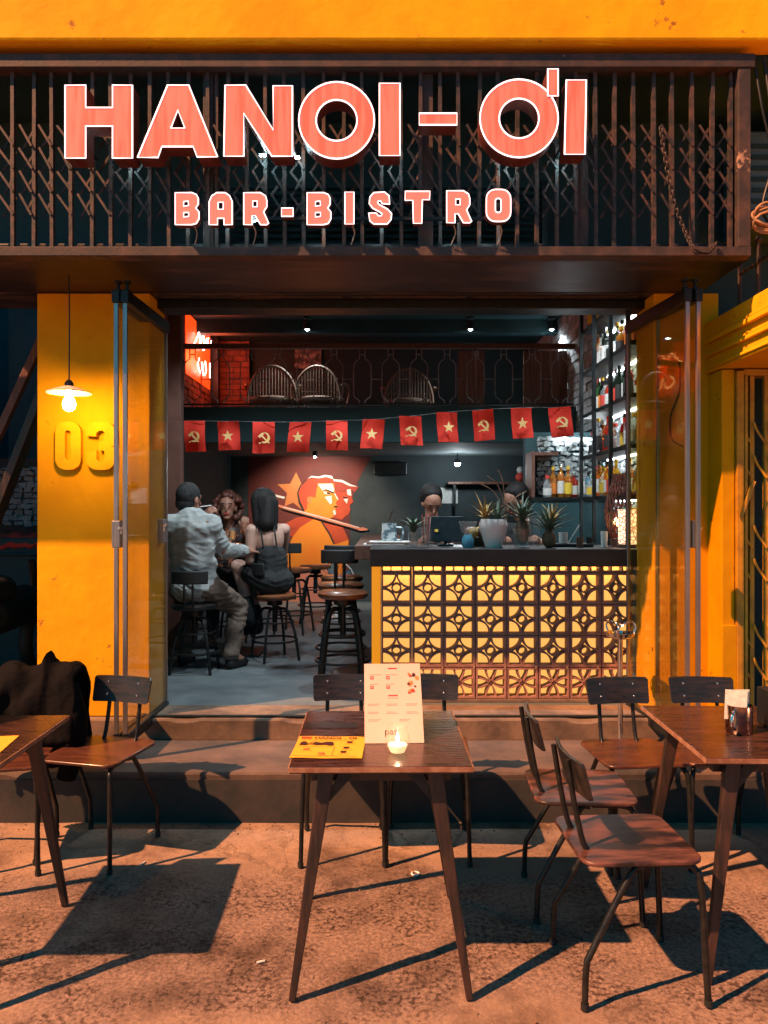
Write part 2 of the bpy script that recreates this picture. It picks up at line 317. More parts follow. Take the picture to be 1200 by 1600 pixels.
def point_light(name, loc, color, power, radius=0.03, parent=None, spot=None, aim=None, blend=0.5):
    d = bpy.data.lights.new(name, 'SPOT' if spot else 'POINT'); d.energy = power; d.color = color; d.shadow_soft_size = radius
    o = bpy.data.objects.new(name, d); COL.objects.link(o); o.location = loc
    if spot: d.spot_size = R(spot); d.spot_blend = blend; o.rotation_euler = (Vector(aim) - Vector(loc)).to_track_quat('-Z', 'Y').to_euler()
    if parent: o.parent = parent
    return o
ORD = ['first', 'second', 'third', 'fourth', 'fifth', 'sixth', 'seventh', 'eighth', 'ninth', 'tenth', 'eleventh', 'twelfth', 'thirteenth', 'fourteenth', 'fifteenth', 'sixteenth', 'seventeenth', 'eighteenth']

# ---------------------------------------------------------------- street ground: one sheet, fine in view
def axis(lo, hi, step, far):
    a = []; x = lo
    while x < hi + 1e-6: a.append(x); x += step
    out = []; d = step; x = hi
    while x < far: d *= 1.6; x += d; out.append(min(x, far))
    pre = []; d = step; x = lo
    while x > -far: d *= 1.6; x -= d; pre.append(max(x, -far))
    return pre[::-1] + a + out
from mathutils import noise as mnoise
def rough_ground(x, y):
    n = mnoise.noise((x * 1.3, y * 1.3, 0)) * 0.006
    band = max(0, min(1, (y - 2.25) / 0.25)) * max(0, min(1, (3.45 - y) / 0.3))
    n += mnoise.noise((x * 9, y * 9, 3)) * (0.0012 + 0.0022 * band)
    n += mnoise.noise((x * 38, y * 38, 5)) * (0.0005 + 0.0014 * band)
    return n
xs = axis(-2.3, 2.3, 0.014, 60); ys = axis(1.8, 3.84, 0.014, 60)
g = MB(); nx = len(xs)
vs = [(x, y, rough_ground(x, y) if (-2.31 < x < 2.31 and 1.79 < y < 3.86) else 0.0) for y in ys for x in xs]
fs = [(j * nx + i, j * nx + i + 1, (j + 1) * nx + i + 1, (j + 1) * nx + i) for j in range(len(ys) - 1) for i in range(nx - 1)]
g.add(vs, fs)
def ground_mat():
    m = bpy.data.materials.new('worn_street_concrete'); m.use_nodes = True
    n = m.node_tree.nodes; l = m.node_tree.links; b = n['Principled BSDF']
    tc = n.new('ShaderNodeTexCoord')
    def nz(sc, det=8, ro=0.6):
        t = n.new('ShaderNodeTexNoise'); t.inputs['Scale'].default_value = sc; t.inputs['Detail'].default_value = det; t.inputs['Roughness'].default_value = ro
        l.new(tc.outputs['Object'], t.inputs['Vector']); return t
    def ramp(src, p0, c0, p1, c1):
        r = n.new('ShaderNodeValToRGB'); r.color_ramp.elements[0].position = p0; r.color_ramp.elements[1].position = p1
        r.color_ramp.elements[0].color = (*c0, 1); r.color_ramp.elements[1].color = (*c1, 1); l.new(src, r.inputs[0]); return r
    big = ramp(nz(1.1).outputs['Fac'], 0.3, (0.17, 0.115, 0.09), 0.7, (0.42, 0.285, 0.20))
    sep = n.new('ShaderNodeSeparateXYZ'); l.new(tc.outputs['Object'], sep.inputs[0])
    # a rough patched strip runs along the street
    wob = nz(1.6, 3); ad = n.new('ShaderNodeMath'); ad.operation = 'MULTIPLY_ADD'; l.new(wob.outputs['Fac'], ad.inputs[0]); ad.inputs[1].default_value = 0.7
    l.new(sep.outputs['Y'], ad.inputs[2])
    up = n.new('ShaderNodeMapRange'); up.inputs[1].default_value = 2.62; up.inputs[2].default_value = 2.82; l.new(ad.outputs[0], up.inputs[0])
    dn = n.new('ShaderNodeMapRange'); dn.inputs[1].default_value = 3.75; dn.inputs[2].default_value = 3.45; l.new(ad.outputs[0], dn.inputs[0])
    band = n.new('ShaderNodeMath'); band.operation = 'MULTIPLY'; l.new(up.outputs[0], band.inputs[0]); l.new(dn.outputs[0], band.inputs[1])
    spk = ramp(nz(70, 7, 0.75).outputs['Fac'], 0.34, (0.08, 0.055, 0.048), 0.66, (0.36, 0.25, 0.20))
    mx = n.new('ShaderNodeMix'); mx.data_type = 'RGBA'; l.new(band.outputs[0], mx.inputs[0]); l.new(big.outputs[0], mx.inputs[6]); l.new(spk.outputs[0], mx.inputs[7])
    clump = nz(3.2, 4); spot = ramp(nz(50, 5, 0.6).outputs['Fac'], 0.41, (0.30, 0.26, 0.25), 0.50, (1, 1, 1)); cm_ = n.new('ShaderNodeMapRange'); cm_.inputs[1].default_value = 0.44; cm_.inputs[2].default_value = 0.54; l.new(clump.outputs['Fac'], cm_.inputs[0])
    mm = n.new('ShaderNodeMath'); mm.operation = 'MULTIPLY'; l.new(cm_.outputs[0], mm.inputs[0]); bz = n.new('ShaderNodeMath'); bz.operation = 'MULTIPLY_ADD'; bz.inputs[1].default_value = 0.7; bz.inputs[2].default_value = 0.3; l.new(band.outputs[0], bz.inputs[0]); l.new(bz.outputs[0], mm.inputs[1])
    ms = n.new('ShaderNodeMix'); ms.data_type = 'RGBA'; ms.blend_type = 'MULTIPLY'; l.new(mm.outputs[0], ms.inputs[0]); l.new(mx.outputs[2], ms.inputs[6]); l.new(spot.outputs[0], ms.inputs[7]); mx = ms
    st = ramp(nz(1.7, 7, 0.7).outputs['Fac'], 0.36, (0.30, 0.27, 0.26), 0.52, (1, 1, 1))
    m2 = n.new('ShaderNodeMix'); m2.data_type = 'RGBA'; m2.blend_type = 'MULTIPLY'; m2.inputs[0].default_value = 0.9
    l.new(mx.outputs[2], m2.inputs[6]); l.new(st.outputs[0], m2.inputs[7])
    vor = n.new('ShaderNodeTexVoronoi'); vor.feature = 'DISTANCE_TO_EDGE'; vor.inputs['Scale'].default_value = 0.9
    wv = n.new('ShaderNodeVectorMath'); wv.operation = 'MULTIPLY_ADD'; t = nz(4, 5); l.new(t.outputs['Color'], wv.inputs[0]); wv.inputs[1].default_value = (0.5, 0.5, 0)
    l.new(tc.outputs['Object'], wv.inputs[2]); l.new(wv.outputs[0], vor.inputs['Vector'])
    ck = ramp(vor.outputs['Distance'], 0.0, (0.25, 0.22, 0.2), 0.006, (1, 1, 1))
    m3 = n.new('ShaderNodeMix'); m3.data_type = 'RGBA'; m3.blend_type = 'MULTIPLY'; m3.inputs[0].default_value = 0.5
    l.new(m2.outputs[2], m3.inputs[6]); l.new(ck.outputs[0], m3.inputs[7])
    l.new(m3.outputs[2], b.inputs['Base Color'])
    b.inputs['Roughness'].default_value = 0.72; b.inputs['Specular IOR Level'].default_value = 0.35
    bp = n.new('ShaderNodeBump'); bp.inputs['Strength'].default_value = 0.7; bp.inputs['Distance'].default_value = 0.007
    l.new(nz(70, 5, 0.65).outputs['Fac'], bp.inputs['Height']); l.new(bp.outputs[0], b.inputs['Normal'])
    return m
GM = ground_mat()
tag(g.build('street_ground', GM, smooth=60), kind='structure')

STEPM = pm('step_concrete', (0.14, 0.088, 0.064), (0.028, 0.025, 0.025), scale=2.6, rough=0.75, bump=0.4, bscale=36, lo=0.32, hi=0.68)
def worn_step(x0, x1, y0, y1, z0, z1, seed, j=0.006, seg=0.022):
    rn = random.Random(seed); mb = MB(); n = int((x1 - x0) / seg); vs = []
    for i in range(n + 1):
        x = x0 + (x1 - x0) * i / n; a = mnoise.noise((x * 9, seed, 0)) * j + rn.uniform(-1, 1) * j * 0.35; c = max(0, mnoise.noise((x * 3.1, seed, 7)) - 0.32) * 0.06
        vs += [(x, y0, z0), (x, y0 + 0.001 * rn.random(), z1 - 0.014 - abs(a) - c), (x, y0 + 0.006 + abs(a) * 0.6 + c * 0.4, z1 - 0.005 - c * 0.4), (x, y0 + 0.018 + abs(a) + c, z1), (x, y1, z1), (x, y1, z0)]
    fs = [(i * 6 + k, (i + 1) * 6 + k, (i + 1) * 6 + (k + 1) % 6, i * 6 + (k + 1) % 6) for i in range(n) for k in range(6)]
    fs += [(0, 1, 2, 3, 4, 5), tuple(n * 6 + k for k in range(5, -1, -1))]
    return mb.add(vs, fs)
st = worn_step(-4, 4, 3.80, 7.0, -0.05, 0.25, 3)
pst = tag(st.build('pavement_step', STEPM, smooth=25), kind='structure')
RISER = pm('shaded_dark_riser', (0.020, 0.024, 0.026), (0.055, 0.045, 0.040), scale=3, rough=0.8, bump=0.4, bscale=30)  # the riser's shade is put into this dark colour
MB().box(-4, 4, 3.793, 3.7995, -0.03, 0.212).build('riser_shade_facing', RISER, pst)  # thin sheet added over the step front to carry the shade colour

# ---------------------------------------------------------------- the bar's building
shop = thing('shop_building', 'yellow open-fronted bar building with raised floor and balcony inside', 'building', (0, 4.36, 0))
def part(name, mb, m, smooth=None, bevel=0, parent=None):
    o = mb.build(name, m, parent or shop, smooth, bevel)
    if (parent or shop) is shop: o.location = (0, -4.36, 0)
    return o
part('threshold_step', worn_step(-2.03, 2.03, 4.33, 4.62, 0.251, 0.37, 5, 0.005), BASEP, smooth=25)
part('floor', MB().box(-1.99, 1.95, 4.622, 10.0, 0.252, 0.366), FLOORIN)
part('door_track', MB().box(-1.33, 1.53, 4.345, 4.375, 0.3705, 0.378), DARKG)
part('pillar', MB().box(-1.97, -1.33, 4.36, 4.66, 0.371, 2.775), YEL, bevel=0.006)
part('pillar', MB().box(1.53, 1.90, 4.36, 4.66, 0.371, 2.775), YELD, bevel=0.006)
part('soffit', MB().box(-3.2, 1.80, 3.79, 4.36, 2.78, 2.86), SOFF, bevel=0.004)
part('soffit_board', MB().box(-3.2, 1.81, 4.362, 4.7, 2.776, 3.0), SOFF)
part('beam', MB().box(-3.4, 2.6, 3.66, 3.79, 3.785, 4.015), YEL, bevel=0.012)
part('recess_ceiling', MB().box(-3.4, 2.6, 3.792, 4.5, 3.76, 4.0), DARK)
part('beam_block', MB().box(-1.62, -1.26, 3.665, 3.785, 4.016, 4.2), YEL, bevel=0.012)
part('upper_wall', MB().box(-3.4, 2.6, 4.51, 4.6, 4.0, 6.5), DARK)
part('sign_recess_wall', MB().box(-3.2, 1.80, 4.4, 4.44, 2.87, 3.78), DARK)
part('lintel', MB().box(-1.33, 1.53, 4.50, 4.66, 2.725, 2.775), DARKG, bevel=0.004)
for x0, x1 in ((-1.28, -0.86), (-0.82, -0.24), (-0.18, 0.47), (0.52, 0.98), (1.02, 1.46)):
    part('transom_slot_trim', MB().box(x0, x1, 4.41, 4.43, 2.766, 2.7755), RUST)
# inner shell
part('interior_wall', MB().box(-2.05, -1.95, 4.66, 10.0, 0.366, 3.6), WALLIN)
part('interior_wall', MB().box(1.80, 1.90, 4.66, 10.0, 0.366, 3.6), WALLIN)
part('back_wall', MB().box(-1.95, 1.80, 9.8, 9.9, 0.366, 2.4), GREYW)
part('back_wall', MB().box(-1.95, 1.80, 9.0, 9.1, 2.48, 3.6), WALLIN)
part('ceiling', MB().box(-2.05, 1.90, 4.66, 10.0, 3.5, 3.6), DARK)
part('mezzanine_floor', MB().box(-1.949, 1.799, 7.2, 9.85, 2.22, 2.47), CEILG)
part('mezzanine_fascia', MB().box(-1.949, 1.799, 7.15, 7.199, 2.17, 2.50), DARK, bevel=0.004)
part('timber_post', MB().box(-1.735, -1.63, 6.15, 6.25, 0.367, 3.49), POST, bevel=0.004)
part('ceiling_beam', MB().box(-1.94, 1.79, 7.9, 8.02, 3.36, 3.499), DARK)

def bricks(plane, u0, u1, v0, v1, bw, bh, off, jit=0.0, dep=0.012, seed=1, nsign=1):
    rnd = random.Random(seed); mb = MB(); row = 0; v = v0
    while v < v1 - 0.01:
        u = u0 - (bw / 2 if row % 2 else 0)
        while u < u1 - 0.01:
            a = max(u, u0); b_ = min(u + bw - 0.010, u1); t = min(v + bh - 0.010, v1)
            if b_ - a > 0.02:
                e = dep * rnd.uniform(0.4, 1.6); j = [rnd.uniform(-jit, jit) for _ in range(8)]
                if plane == 'x':
                    x0, x1 = sorted((off, off + nsign * e))
                    k = len(mb.v); mb.box(x0, x1, a, b_, v, t)
                else:
                    y0, y1 = sorted((off, off + nsign * e))
                    k = len(mb.v); mb.box(a, b_, y0, y1, v, t)
                if jit:
                    for q in range(k, k + 8):
                        X = mb.v[q]; mb.v[q] = tuple(c + rnd.uniform(-jit, jit) for c in X)
            u += bw * (rnd.uniform(0.75, 1.25) if jit else 1)
        v += bh; row += 1
    return mb
o = part('brick_courses', bricks('x', 7.2, 9.0, 2.48, 3.49, 0.16, 0.065, -1.95, seed=2), RBRICK); tag(o, 'red brick wall glowing under the neon sign', kind='stuff')
part('brick_pier', MB().box(-1.90, -1.56, 8.9, 8.999, 2.48, 3.49), MORT)
o = part('brick_courses', bricks('y', -1.90, -1.56, 2.48, 3.49, 0.16, 0.065, 8.9, seed=3, nsign=-1), RBRICK); tag(o, 'red brick pier', kind='stuff')
part('mezzanine_post', MB().box(-1.945, -1.86, 8.60, 8.68, 2.48, 3.49), DARKG)
o = part('brick_courses', bricks('x', 5.9, 9.0, 2.24, 3.49, 0.16, 0.07, 1.80, seed=4, nsign=-1), WBRICK); tag(o, 'whitewashed brick wall', kind='stuff')
part('shelf_back_wall', MB().box(1.765, 1.799, 4.67, 5.88, 1.3, 3.49), WBRICK)
o = part('stone_facing', bricks('x', 4.67, 5.88, 1.50, 3.45, 0.07, 0.045, 1.765, jit=0.010, dep=0.02, seed=5, nsign=-1), STONE); tag(o, 'pale rough stone wall behind the bottles', kind='stuff')
part('back_bar_wall', MB().box(1.14, 1.76, 6.22, 6.30, 0.367, 2.17), WALLIN)
o = part('stone_facing', bricks('y', 1.24, 1.76, 1.66, 2.15, 0.06, 0.04, 6.22, jit=0.012, dep=0.02, seed=6, nsign=-1), STONE); tag(o, 'pale rough stone wall behind the low bottle row', kind='stuff')

# house number on the pillar
def letter_mesh(name, contours, yf, yb, mats, rim=None, parent=None, rim_r=0.003):
    cu = bpy.data.curves.new(name, 'CURVE'); cu.dimensions = '2D'; cu.fill_mode = 'BOTH'; cu.extrude = (yb - yf) / 2
    for c in contours:
        sp = cu.splines.new('POLY'); sp.points.add(len(c) - 1); sp.use_cyclic_u = True
        for p, (x, z) in zip(sp.points, c): p.co = (x, z, 0, 1)
    tmp = bpy.data.objects.new('tmp', cu)
    me = bpy.data.meshes.new_from_object(tmp); bpy.data.objects.remove(tmp); bpy.data.curves.remove(cu)
    me.name = name
    me.transform(Matrix.Translation((0, (yf + yb) / 2, 0)) @ Matrix.Rotation(R(90), 4, 'X'))
    me.materials.clear()
    for m in mats: me.materials.append(m)
    me.update()
    if len(mats) > 1:
        for p in me.polygons: p.material_index = 0 if p.normal.y < -0.9 else 1
    o = bpy.data.objects.new(name, me); COL.objects.link(o)
    if parent: o.parent = parent
    if rim:
        mb = MB()
        for c in contours: mb.tube([(x, yf - 0.001, z) for x, z in c], rim_r, 6, closed=True)
        mb.build('edge_light', rim, o)
    return o
def px_c(pts, d): return [((x - 600) * d / 1200, CAMZ - (y - 795) * d / 1200) for x, y in pts]
def rrect(x0, y0, x1, y1, r, n=5):
    return arc((x1 - r, y1 - r), r, 0, 90, n) + arc((x0 + r, y1 - r), r, 90, 180, n) + arc((x0 + r, y0 + r), r, 180, 270, n) + arc((x1 - r, y0 + r), r, 270, 360, n)
num = thing('house_number', 'raised yellow numerals 03 on the pillar under the hanging lamp', 'house number', (0, 4.36, 0))
D = 4.33
o = letter_mesh('numeral', [px_c(rrect(87, 659, 127, 734, 17), D), px_c(rrect(102, 672, 111, 719, 4.4), D)], 4.322, 4.362, [YELN], parent=num); o.location = (0, -4.36, 0)
three = ([(136, 681)] + arc((152, 675), 16, 180, 270, 5)[0:] + arc((164, 675), 16, 270, 360, 5) + arc((170, 690), 10, 0, 45, 2) + [(171, 697)] + arc((170, 705), 10, -45, 0, 2)
         + arc((164, 718), 16, 0, 90, 5) + arc((152, 718), 16, 90, 180, 5) + [(136, 707), (151, 704), (151, 717), (155, 720), (161, 720), (164, 716), (164, 705), (155, 702), (155, 691), (163, 688), (164, 676), (161, 673), (155, 673), (151, 677), (151, 682)])
o = letter_mesh('numeral', [px_c(three, D)], 4.322, 4.362, [YELN], parent=num); o.location = (0, -4.36, 0)

# ---------------------------------------------------------------- folding grille over the door with its frame
GY = 3.75
gr = thing('folding_grille', 'rusty brown collapsible metal grille behind the red sign letters', 'grille', (0, GY, 2.78))
def gpart(name, mb, m, bevel=0):
    o = mb.build(name, m, gr, bevel=bevel); o.location = (0, -GY, -2.78); return o
gpart('frame_rail', MB().box(-3.2, 1.77, 3.70, 3.785, 2.77, 2.815), RUST, 0.003)
gpart('frame_rail', MB().box(-3.2, 1.79, 3.70, 3.785, 3.68, 3.745), RUST, 0.003)
gpart('frame_post', MB().box(1.71, 1.77, 3.705, 3.785, 2.816, 3.679), RUST, 0.003)
barm = MB(); barm.box(-0.0085, 0.0085, -0.012, 0.012, 0.0, 0.862)
BARME = barm.mesh('bar', RUSTBAR)
bx = []; x = -1.90
rnd = random.Random(4)
while x < 1.70:
    bx.append(x); x += 0.0945
for i, x in enumerate(bx):
    o = bpy.data.objects.new('bar', BARME); COL.objects.link(o); o.parent = gr; o.location = (x + rnd.uniform(-0.004, 0.004), rnd.uniform(-0.004, 0.004), 0.036)
    o.rotation_euler = (0, rnd.uniform(-0.006, 0.006), 0)
for xx, w in ((-0.885, 0.05), (0.175, 0.065), (0.93, 0.07), (-0.83, 0.02)):
    gpart('hinge_post', MB().box(xx, xx + w, 3.755, 3.78, 2.816, 3.679), RUST, 0.002)
LW = 0.0945
sm = MB(); sm.bar((-LW * 0.34, 0, -0.050), (LW * 0.34, 0, 0.050), 0.011, 0.004, up=(0, 1, 0))
S1 = sm.mesh('strap', STRAPM)
sm = MB(); sm.bar((-LW * 0.34, 0, 0.050), (LW * 0.34, 0, -0.050), 0.011, 0.004, up=(0, 1, 0))
S2 = sm.mesh('strap', STRAPM); ns = 0
for i in range(len(bx) - 1):
    for t in range(4):
        for k, me in enumerate((S1, S2)):
            if rnd.random() < 0.05 or ns >= 298: continue
            o = bpy.data.objects.new('strap', me); COL.objects.link(o); o.parent = gr; ns += 1
            o.location = (bx[i + 1] - LW * 0.34, -0.017 if k else 0.019, 0.25 + 0.112 * t); o.rotation_euler = (0, rnd.uniform(-0.08, 0.08), 0)
lv = thing('louvre_window', 'dark louvred glass window behind the grille under the sign letters', 'window', (0, 4.2, 2.88))
LOUV = pm('louvre_glass', (0.02, 0.05, 0.06), (0.05, 0.09, 0.10), scale=6, rough=0.12, metal=0.4)
for k in range(12):
    o = MB().obox((-0.02, 0, 0.02 + 0.036 * k), (1.75, 0.045, 0.004), (R(42), 0, 0)).build('louvre', LOUV, lv)
o = MB().box(-0.93, -0.90, -0.02, 0.02, 0, 0.46).build('frame', DARKG, lv); o = MB().box(0.86, 0.89, -0.02, 0.02, 0, 0.46).build('frame', DARKG, lv)

# chain on the grille
ch = MB(); cp = smoothpath([W(1033, 202, 3.67), W(1040, 250, 3.67), W(1052, 310, 3.67), W(1070, 360, 3.67), W(1085, 388, 3.66), W(1105, 394, 3.66), W(1118, 380, 3.68)], 8)
for i in range(0, len(cp) - 1):
    c = cp[i]; d = (cp[i + 1] - cp[i]).normalized(); a = Vector((0, 1, 0)) if i % 2 else d.cross(Vector((0, 1, 0))).normalized()
    ch.tube([c + d * 0.016 * math.cos(q) + a * 0.009 * math.sin(q) for q in [k * math.pi / 4 for k in range(8)]], 0.003, 5, closed=True)
tag(ch.build('chain', RUST, smooth=60), 'rusty chain dangling from the right part of the grille', 'chain')

# ---------------------------------------------------------------- sign lettering
SY = 3.56
def ell(cx, cy, rx, ry, n=44): return [(cx + rx * math.cos(2 * math.pi * k / n), cy + ry * math.sin(2 * math.pi * k / n)) for k in range(n)]
sg = thing('main_sign', 'large glowing red sign letters reading HANOI - ƠI', 'sign', (0, SY, 3.2))
L1 = [[[(102, 133), (134, 133), (134, 168), (176, 168), (176, 133), (207, 133), (207, 247), (176, 247), (176, 197), (134, 197), (134, 247), (102, 247)]],
      [[(262, 133), (295, 133), (340, 245), (308, 245), (302, 229), (253, 229), (247, 246), (215, 246)], [(278, 172), (289, 200), (267, 200)]],
      [[(352, 133), (384, 133), (427, 203), (427, 134), (457, 134), (457, 244), (425, 244), (381, 177), (381, 244), (350, 244)]],
      [ell(526, 188, 59, 60), ell(526, 188, 32, 32)],
      [[(593, 130), (625, 130), (625, 243), (593, 243)]],
      [[(655, 177), (714, 177), (714, 195), (655, 195)]],
      [ell(811, 185, 61, 61), ell(811, 185, 31, 31)],
      [[(855, 110), (871, 110), (871, 152), (855, 152)]],
      [[(885, 125), (916, 125), (914, 241), (882, 241)]]]
NM = ['letter', 'letter', 'letter', 'letter', 'letter', 'dash', 'letter', 'horn_mark', 'letter']
for nm, cs in zip(NM, L1):
    yy = SY - (0.012 if nm == 'horn_mark' else 0)
    o = letter_mesh(nm, [px_c(c, SY) for c in cs], yy, 3.66, [SIGNF, SIGNS], rim=SIGNW, parent=sg, rim_r=0.0034); o.location = (0, -SY, -3.2)
for x in (-1.40, -0.9, -0.55, -0.2, 0.02, 0.55, 0.84):
    o = MB().box(x - 0.008, x + 0.008, 3.655, 3.745, 3.25, 3.266).build('bracket', DARKG, sg); o.location = (0, -SY, -3.2)
# small white lamps under the letters that light the grille
LAMPW = emit('sign_underlight', (0.50, 0.90, 1.0), 70)
for x, z in ((-0.58, 3.18), (-0.42, 3.17), (0.03, 3.175), (0.60, 3.17), (0.87, 3.175), (-1.24, 3.17)):
    o = MB().box(x - 0.015, x + 0.015, 3.675, 3.683, z + 0.060, z + 0.068).build('lamp_strip', LAMPW, sg); o.location = (0, -SY, -3.2)
SIGNP = emit('sign_pale_pink_face', (1.0, 0.185, 0.14), 0.33)
sg2 = thing('lower_sign', 'small glowing red sign letters reading BAR-BISTRO', 'sign', (0, 3.62, 2.95))
def shp(ox, pts): return [(ox + x, 300 + y) for x, y in pts]
Bc = [[(0, 0), (26, 0), (33, 3), (36, 9), (36, 18), (32, 24), (37, 30), (37, 41), (33, 48), (26, 50), (0, 50)], [(13, 14), (20, 13), (21, 20), (13, 21)], [(13, 31), (21, 31), (21, 37), (13, 38)]]
Ac = [[(0, 50), (0, 14), (4, 5), (12, 0), (25, 0), (32, 5), (36, 14), (36, 50), (23, 50), (23, 40), (13, 40), (13, 50)], [(14, 15), (22, 15), (22, 26), (14, 26)]]
Rc = [[(0, 0), (26, 0), (34, 5), (36, 12), (36, 22), (31, 30), (39, 48), (36, 50), (26, 50), (18, 36), (13, 36), (13, 50), (0, 50)], [(14, 13), (21, 13), (21, 22), (14, 22)]]
Ic = [[(0, 0), (14, 0), (14, 50), (0, 50)]]
Sc = [[(33, 19), (21, 18), (19, 14), (15, 14), (14, 17), (17, 20), (30, 27), (36, 34), (35, 43), (29, 50), (8, 50), (2, 45), (0, 33), (12, 33), (15, 37), (20, 37), (21, 34), (17, 31), (6, 25), (1, 18), (2, 8), (8, 1), (25, 0), (32, 6)]]
Tc = [[(0, 0), (39, 0), (38, 13), (27, 13), (26, 50), (13, 50), (12, 14), (0, 14)]]
Oc = [rrect(0, 0, 38, 50, 14), rrect(14, 14, 23, 36, 4)]
for ox, cs, dy in ((274, Bc, 1), (327, Ac, 1), (381, Rc, 1), (440, [[(0, 0), (18, 0), (18, 13), (0, 13)]], 25), (480, Bc, 1), (539, Ic, 0), (576, Sc, 0), (633, Tc, -1), (698, Rc, -2), (760, Oc, -4)):
    o = letter_mesh('letter', [px_c([(x, y + dy) for x, y in shp(ox, c)], 3.62) for c in cs], 3.62, 3.665, [SIGNP, SIGNS], rim=SIGNW, parent=sg2, rim_r=0.0028); o.location = (0, -3.62, -2.95)
o = MB().box(-0.98, 0.60, 3.667, 3.68, 2.93, 2.945).build('mount_rail', DARKG, sg2); o.location = (0, -3.62, -2.95)
for x in (-0.93, -0.78, -0.62, -0.32, -0.02, 0.33, 0.52):
    o = MB().box(x - 0.010, x + 0.010, 3.676, 3.682, 2.928, 2.934).build('lamp_strip', LAMPW, sg2); o.location = (0, -3.62, -2.95)
for i, x in enumerate((-0.9, -0.62, -0.15, 0.33, 0.55)):     # lead wires
    p = W(600 + x * 330, 352, 3.64)
    MB().tube(smoothpath([(p.x, p.y, p.z), (p.x + 0.01, p.y + 0.02, p.z - 0.03), (p.x - 0.008, p.y + 0.05, p.z - 0.075)], 4), 0.003, 5).build('wire', ALU, sg2).location = (0, -3.62, -2.95)

# ---------------------------------------------------------------- folded glass doors
def door_leaf(a, b, label, gm, handle=None):
    a = Vector(a); b = Vector(b); L = (b - a).length; rz = math.atan2(b.y - a.y, b.x - a.x)
    t = thing('glass_door', label, 'door', (a.x, a.y, 0.33), rz, 'folded glass doors')
    MB().box(0.012, L - 0.012, -0.005, 0.005, 0.062, 2.278).build('pane', gm, t)
    MB().box(0, L, -0.018, 0.018, 0.0, 0.060).build('bottom_rail', DARKG, t, bevel=0.003)
    MB().box(-0.01, L, -0.020, 0.020, 2.28, 2.345).build('top_rail', DARKG, t, bevel=0.003)
    MB().box(-0.004, 0.0118, -0.011, 0.011, 0.061, 2.279).build('edge_strip', ALU, t, bevel=0.002)
    MB().box(L - 0.0118, L + 0.004, -0.009, 0.009, 0.061, 2.279).build('edge_strip', ALU, t, bevel=0.002)
    MB().lathe([(0.016, 0), (0.016, 0.012), (0.009, 0.014), (0.009, 0.04), (0.02, 0.042), (0.02, 0.055)], (0.03, 0, 2.345), 12).build('pivot', DARKG, t, 40)
    if handle is not None:
        h = MB().box(handle - 0.035, handle + 0.035, -0.022, 0.022, 1.02, 1.16).build('lock_case', ALU, t, bevel=0.004)
        MB().lathe([(0.012, 0), (0.012, 0.02), (0.018, 0.025), (0.018, 0.038), (0.008, 0.042)], (0, 0, 0), 12).build('lock_knob', CHROME, h, 40).location = (handle - 0.02, -0.02, 1.09)
    return t
door_leaf((-1.378, 3.95, 0), (-1.358, 4.64, 0), 'outermost folded glass door leaf with steel lock beside the yellow pillar', GLASS, 0.03)
door_leaf((-1.332, 3.95, 0), (-1.316, 4.64, 0), 'inner folded glass door leaf beside the yellow pillar, next to the seated man', GLASS, 0.60)
door_leaf((1.55, 3.92, 0), (1.475, 4.64, 0), 'green-tinted folded glass door leaf nearest the bottle shelves', GLASSG)
door_leaf((1.605, 3.92, 0), (1.53, 4.30, 0), 'outer folded glass door leaf beside the ochre gate', GLASSG, 0.05)
cb = MB().tube(smoothpath([W(1061, 560, 4.3), W(1062, 610, 4.3), W(1048, 650, 4.3), W(1050, 685, 4.3), W(1068, 698, 4.3)], 8), 0.006, 6)
tag(cb.build('cable', CABLE, smooth=60), 'black cable looping down the olive pillar behind the door glass', 'cable')

# ---------------------------------------------------------------- hanging lamp on the pillar
PL = W(108, 612, 4.0)
pl = thing('pendant_lamp', 'white disc-shaded pendant lamp with bare glowing bulb before the yellow pillar', 'lamp', (PL.x, PL.y, PL.z))
MB().lathe([(0.112, -0.008), (0.113, -0.002), (0.06, 0.018), (0.024, 0.030), (0.022, 0.028), (0.058, 0.014), (0.108, -0.006)], n=32, caps=False).build('shade', ENAMEL, pl, 50)
MB().lathe([(0.022, 0.022), (0.022, 0.045), (0.012, 0.06), (0.004, 0.065)], n=16).build('cap', RUST, pl, 40)
MB().tube([(0, 0, 0.06), (0.002, 0, 0.35), (0, 0, 0.61)], 0.0035, 6).build('cord', CABLE, pl)
MB().lathe([(0.013, 0.022), (0.013, -0.015), (0.020, -0.028), (0.030, -0.05), (0.033, -0.068), (0.028, -0.088), (0.014, -0.1), (0.002, -0.103)], n=18).build('bulb', BULB, pl, 60)

# ================================================================ INSIDE THE BAR
FZ = 0.366
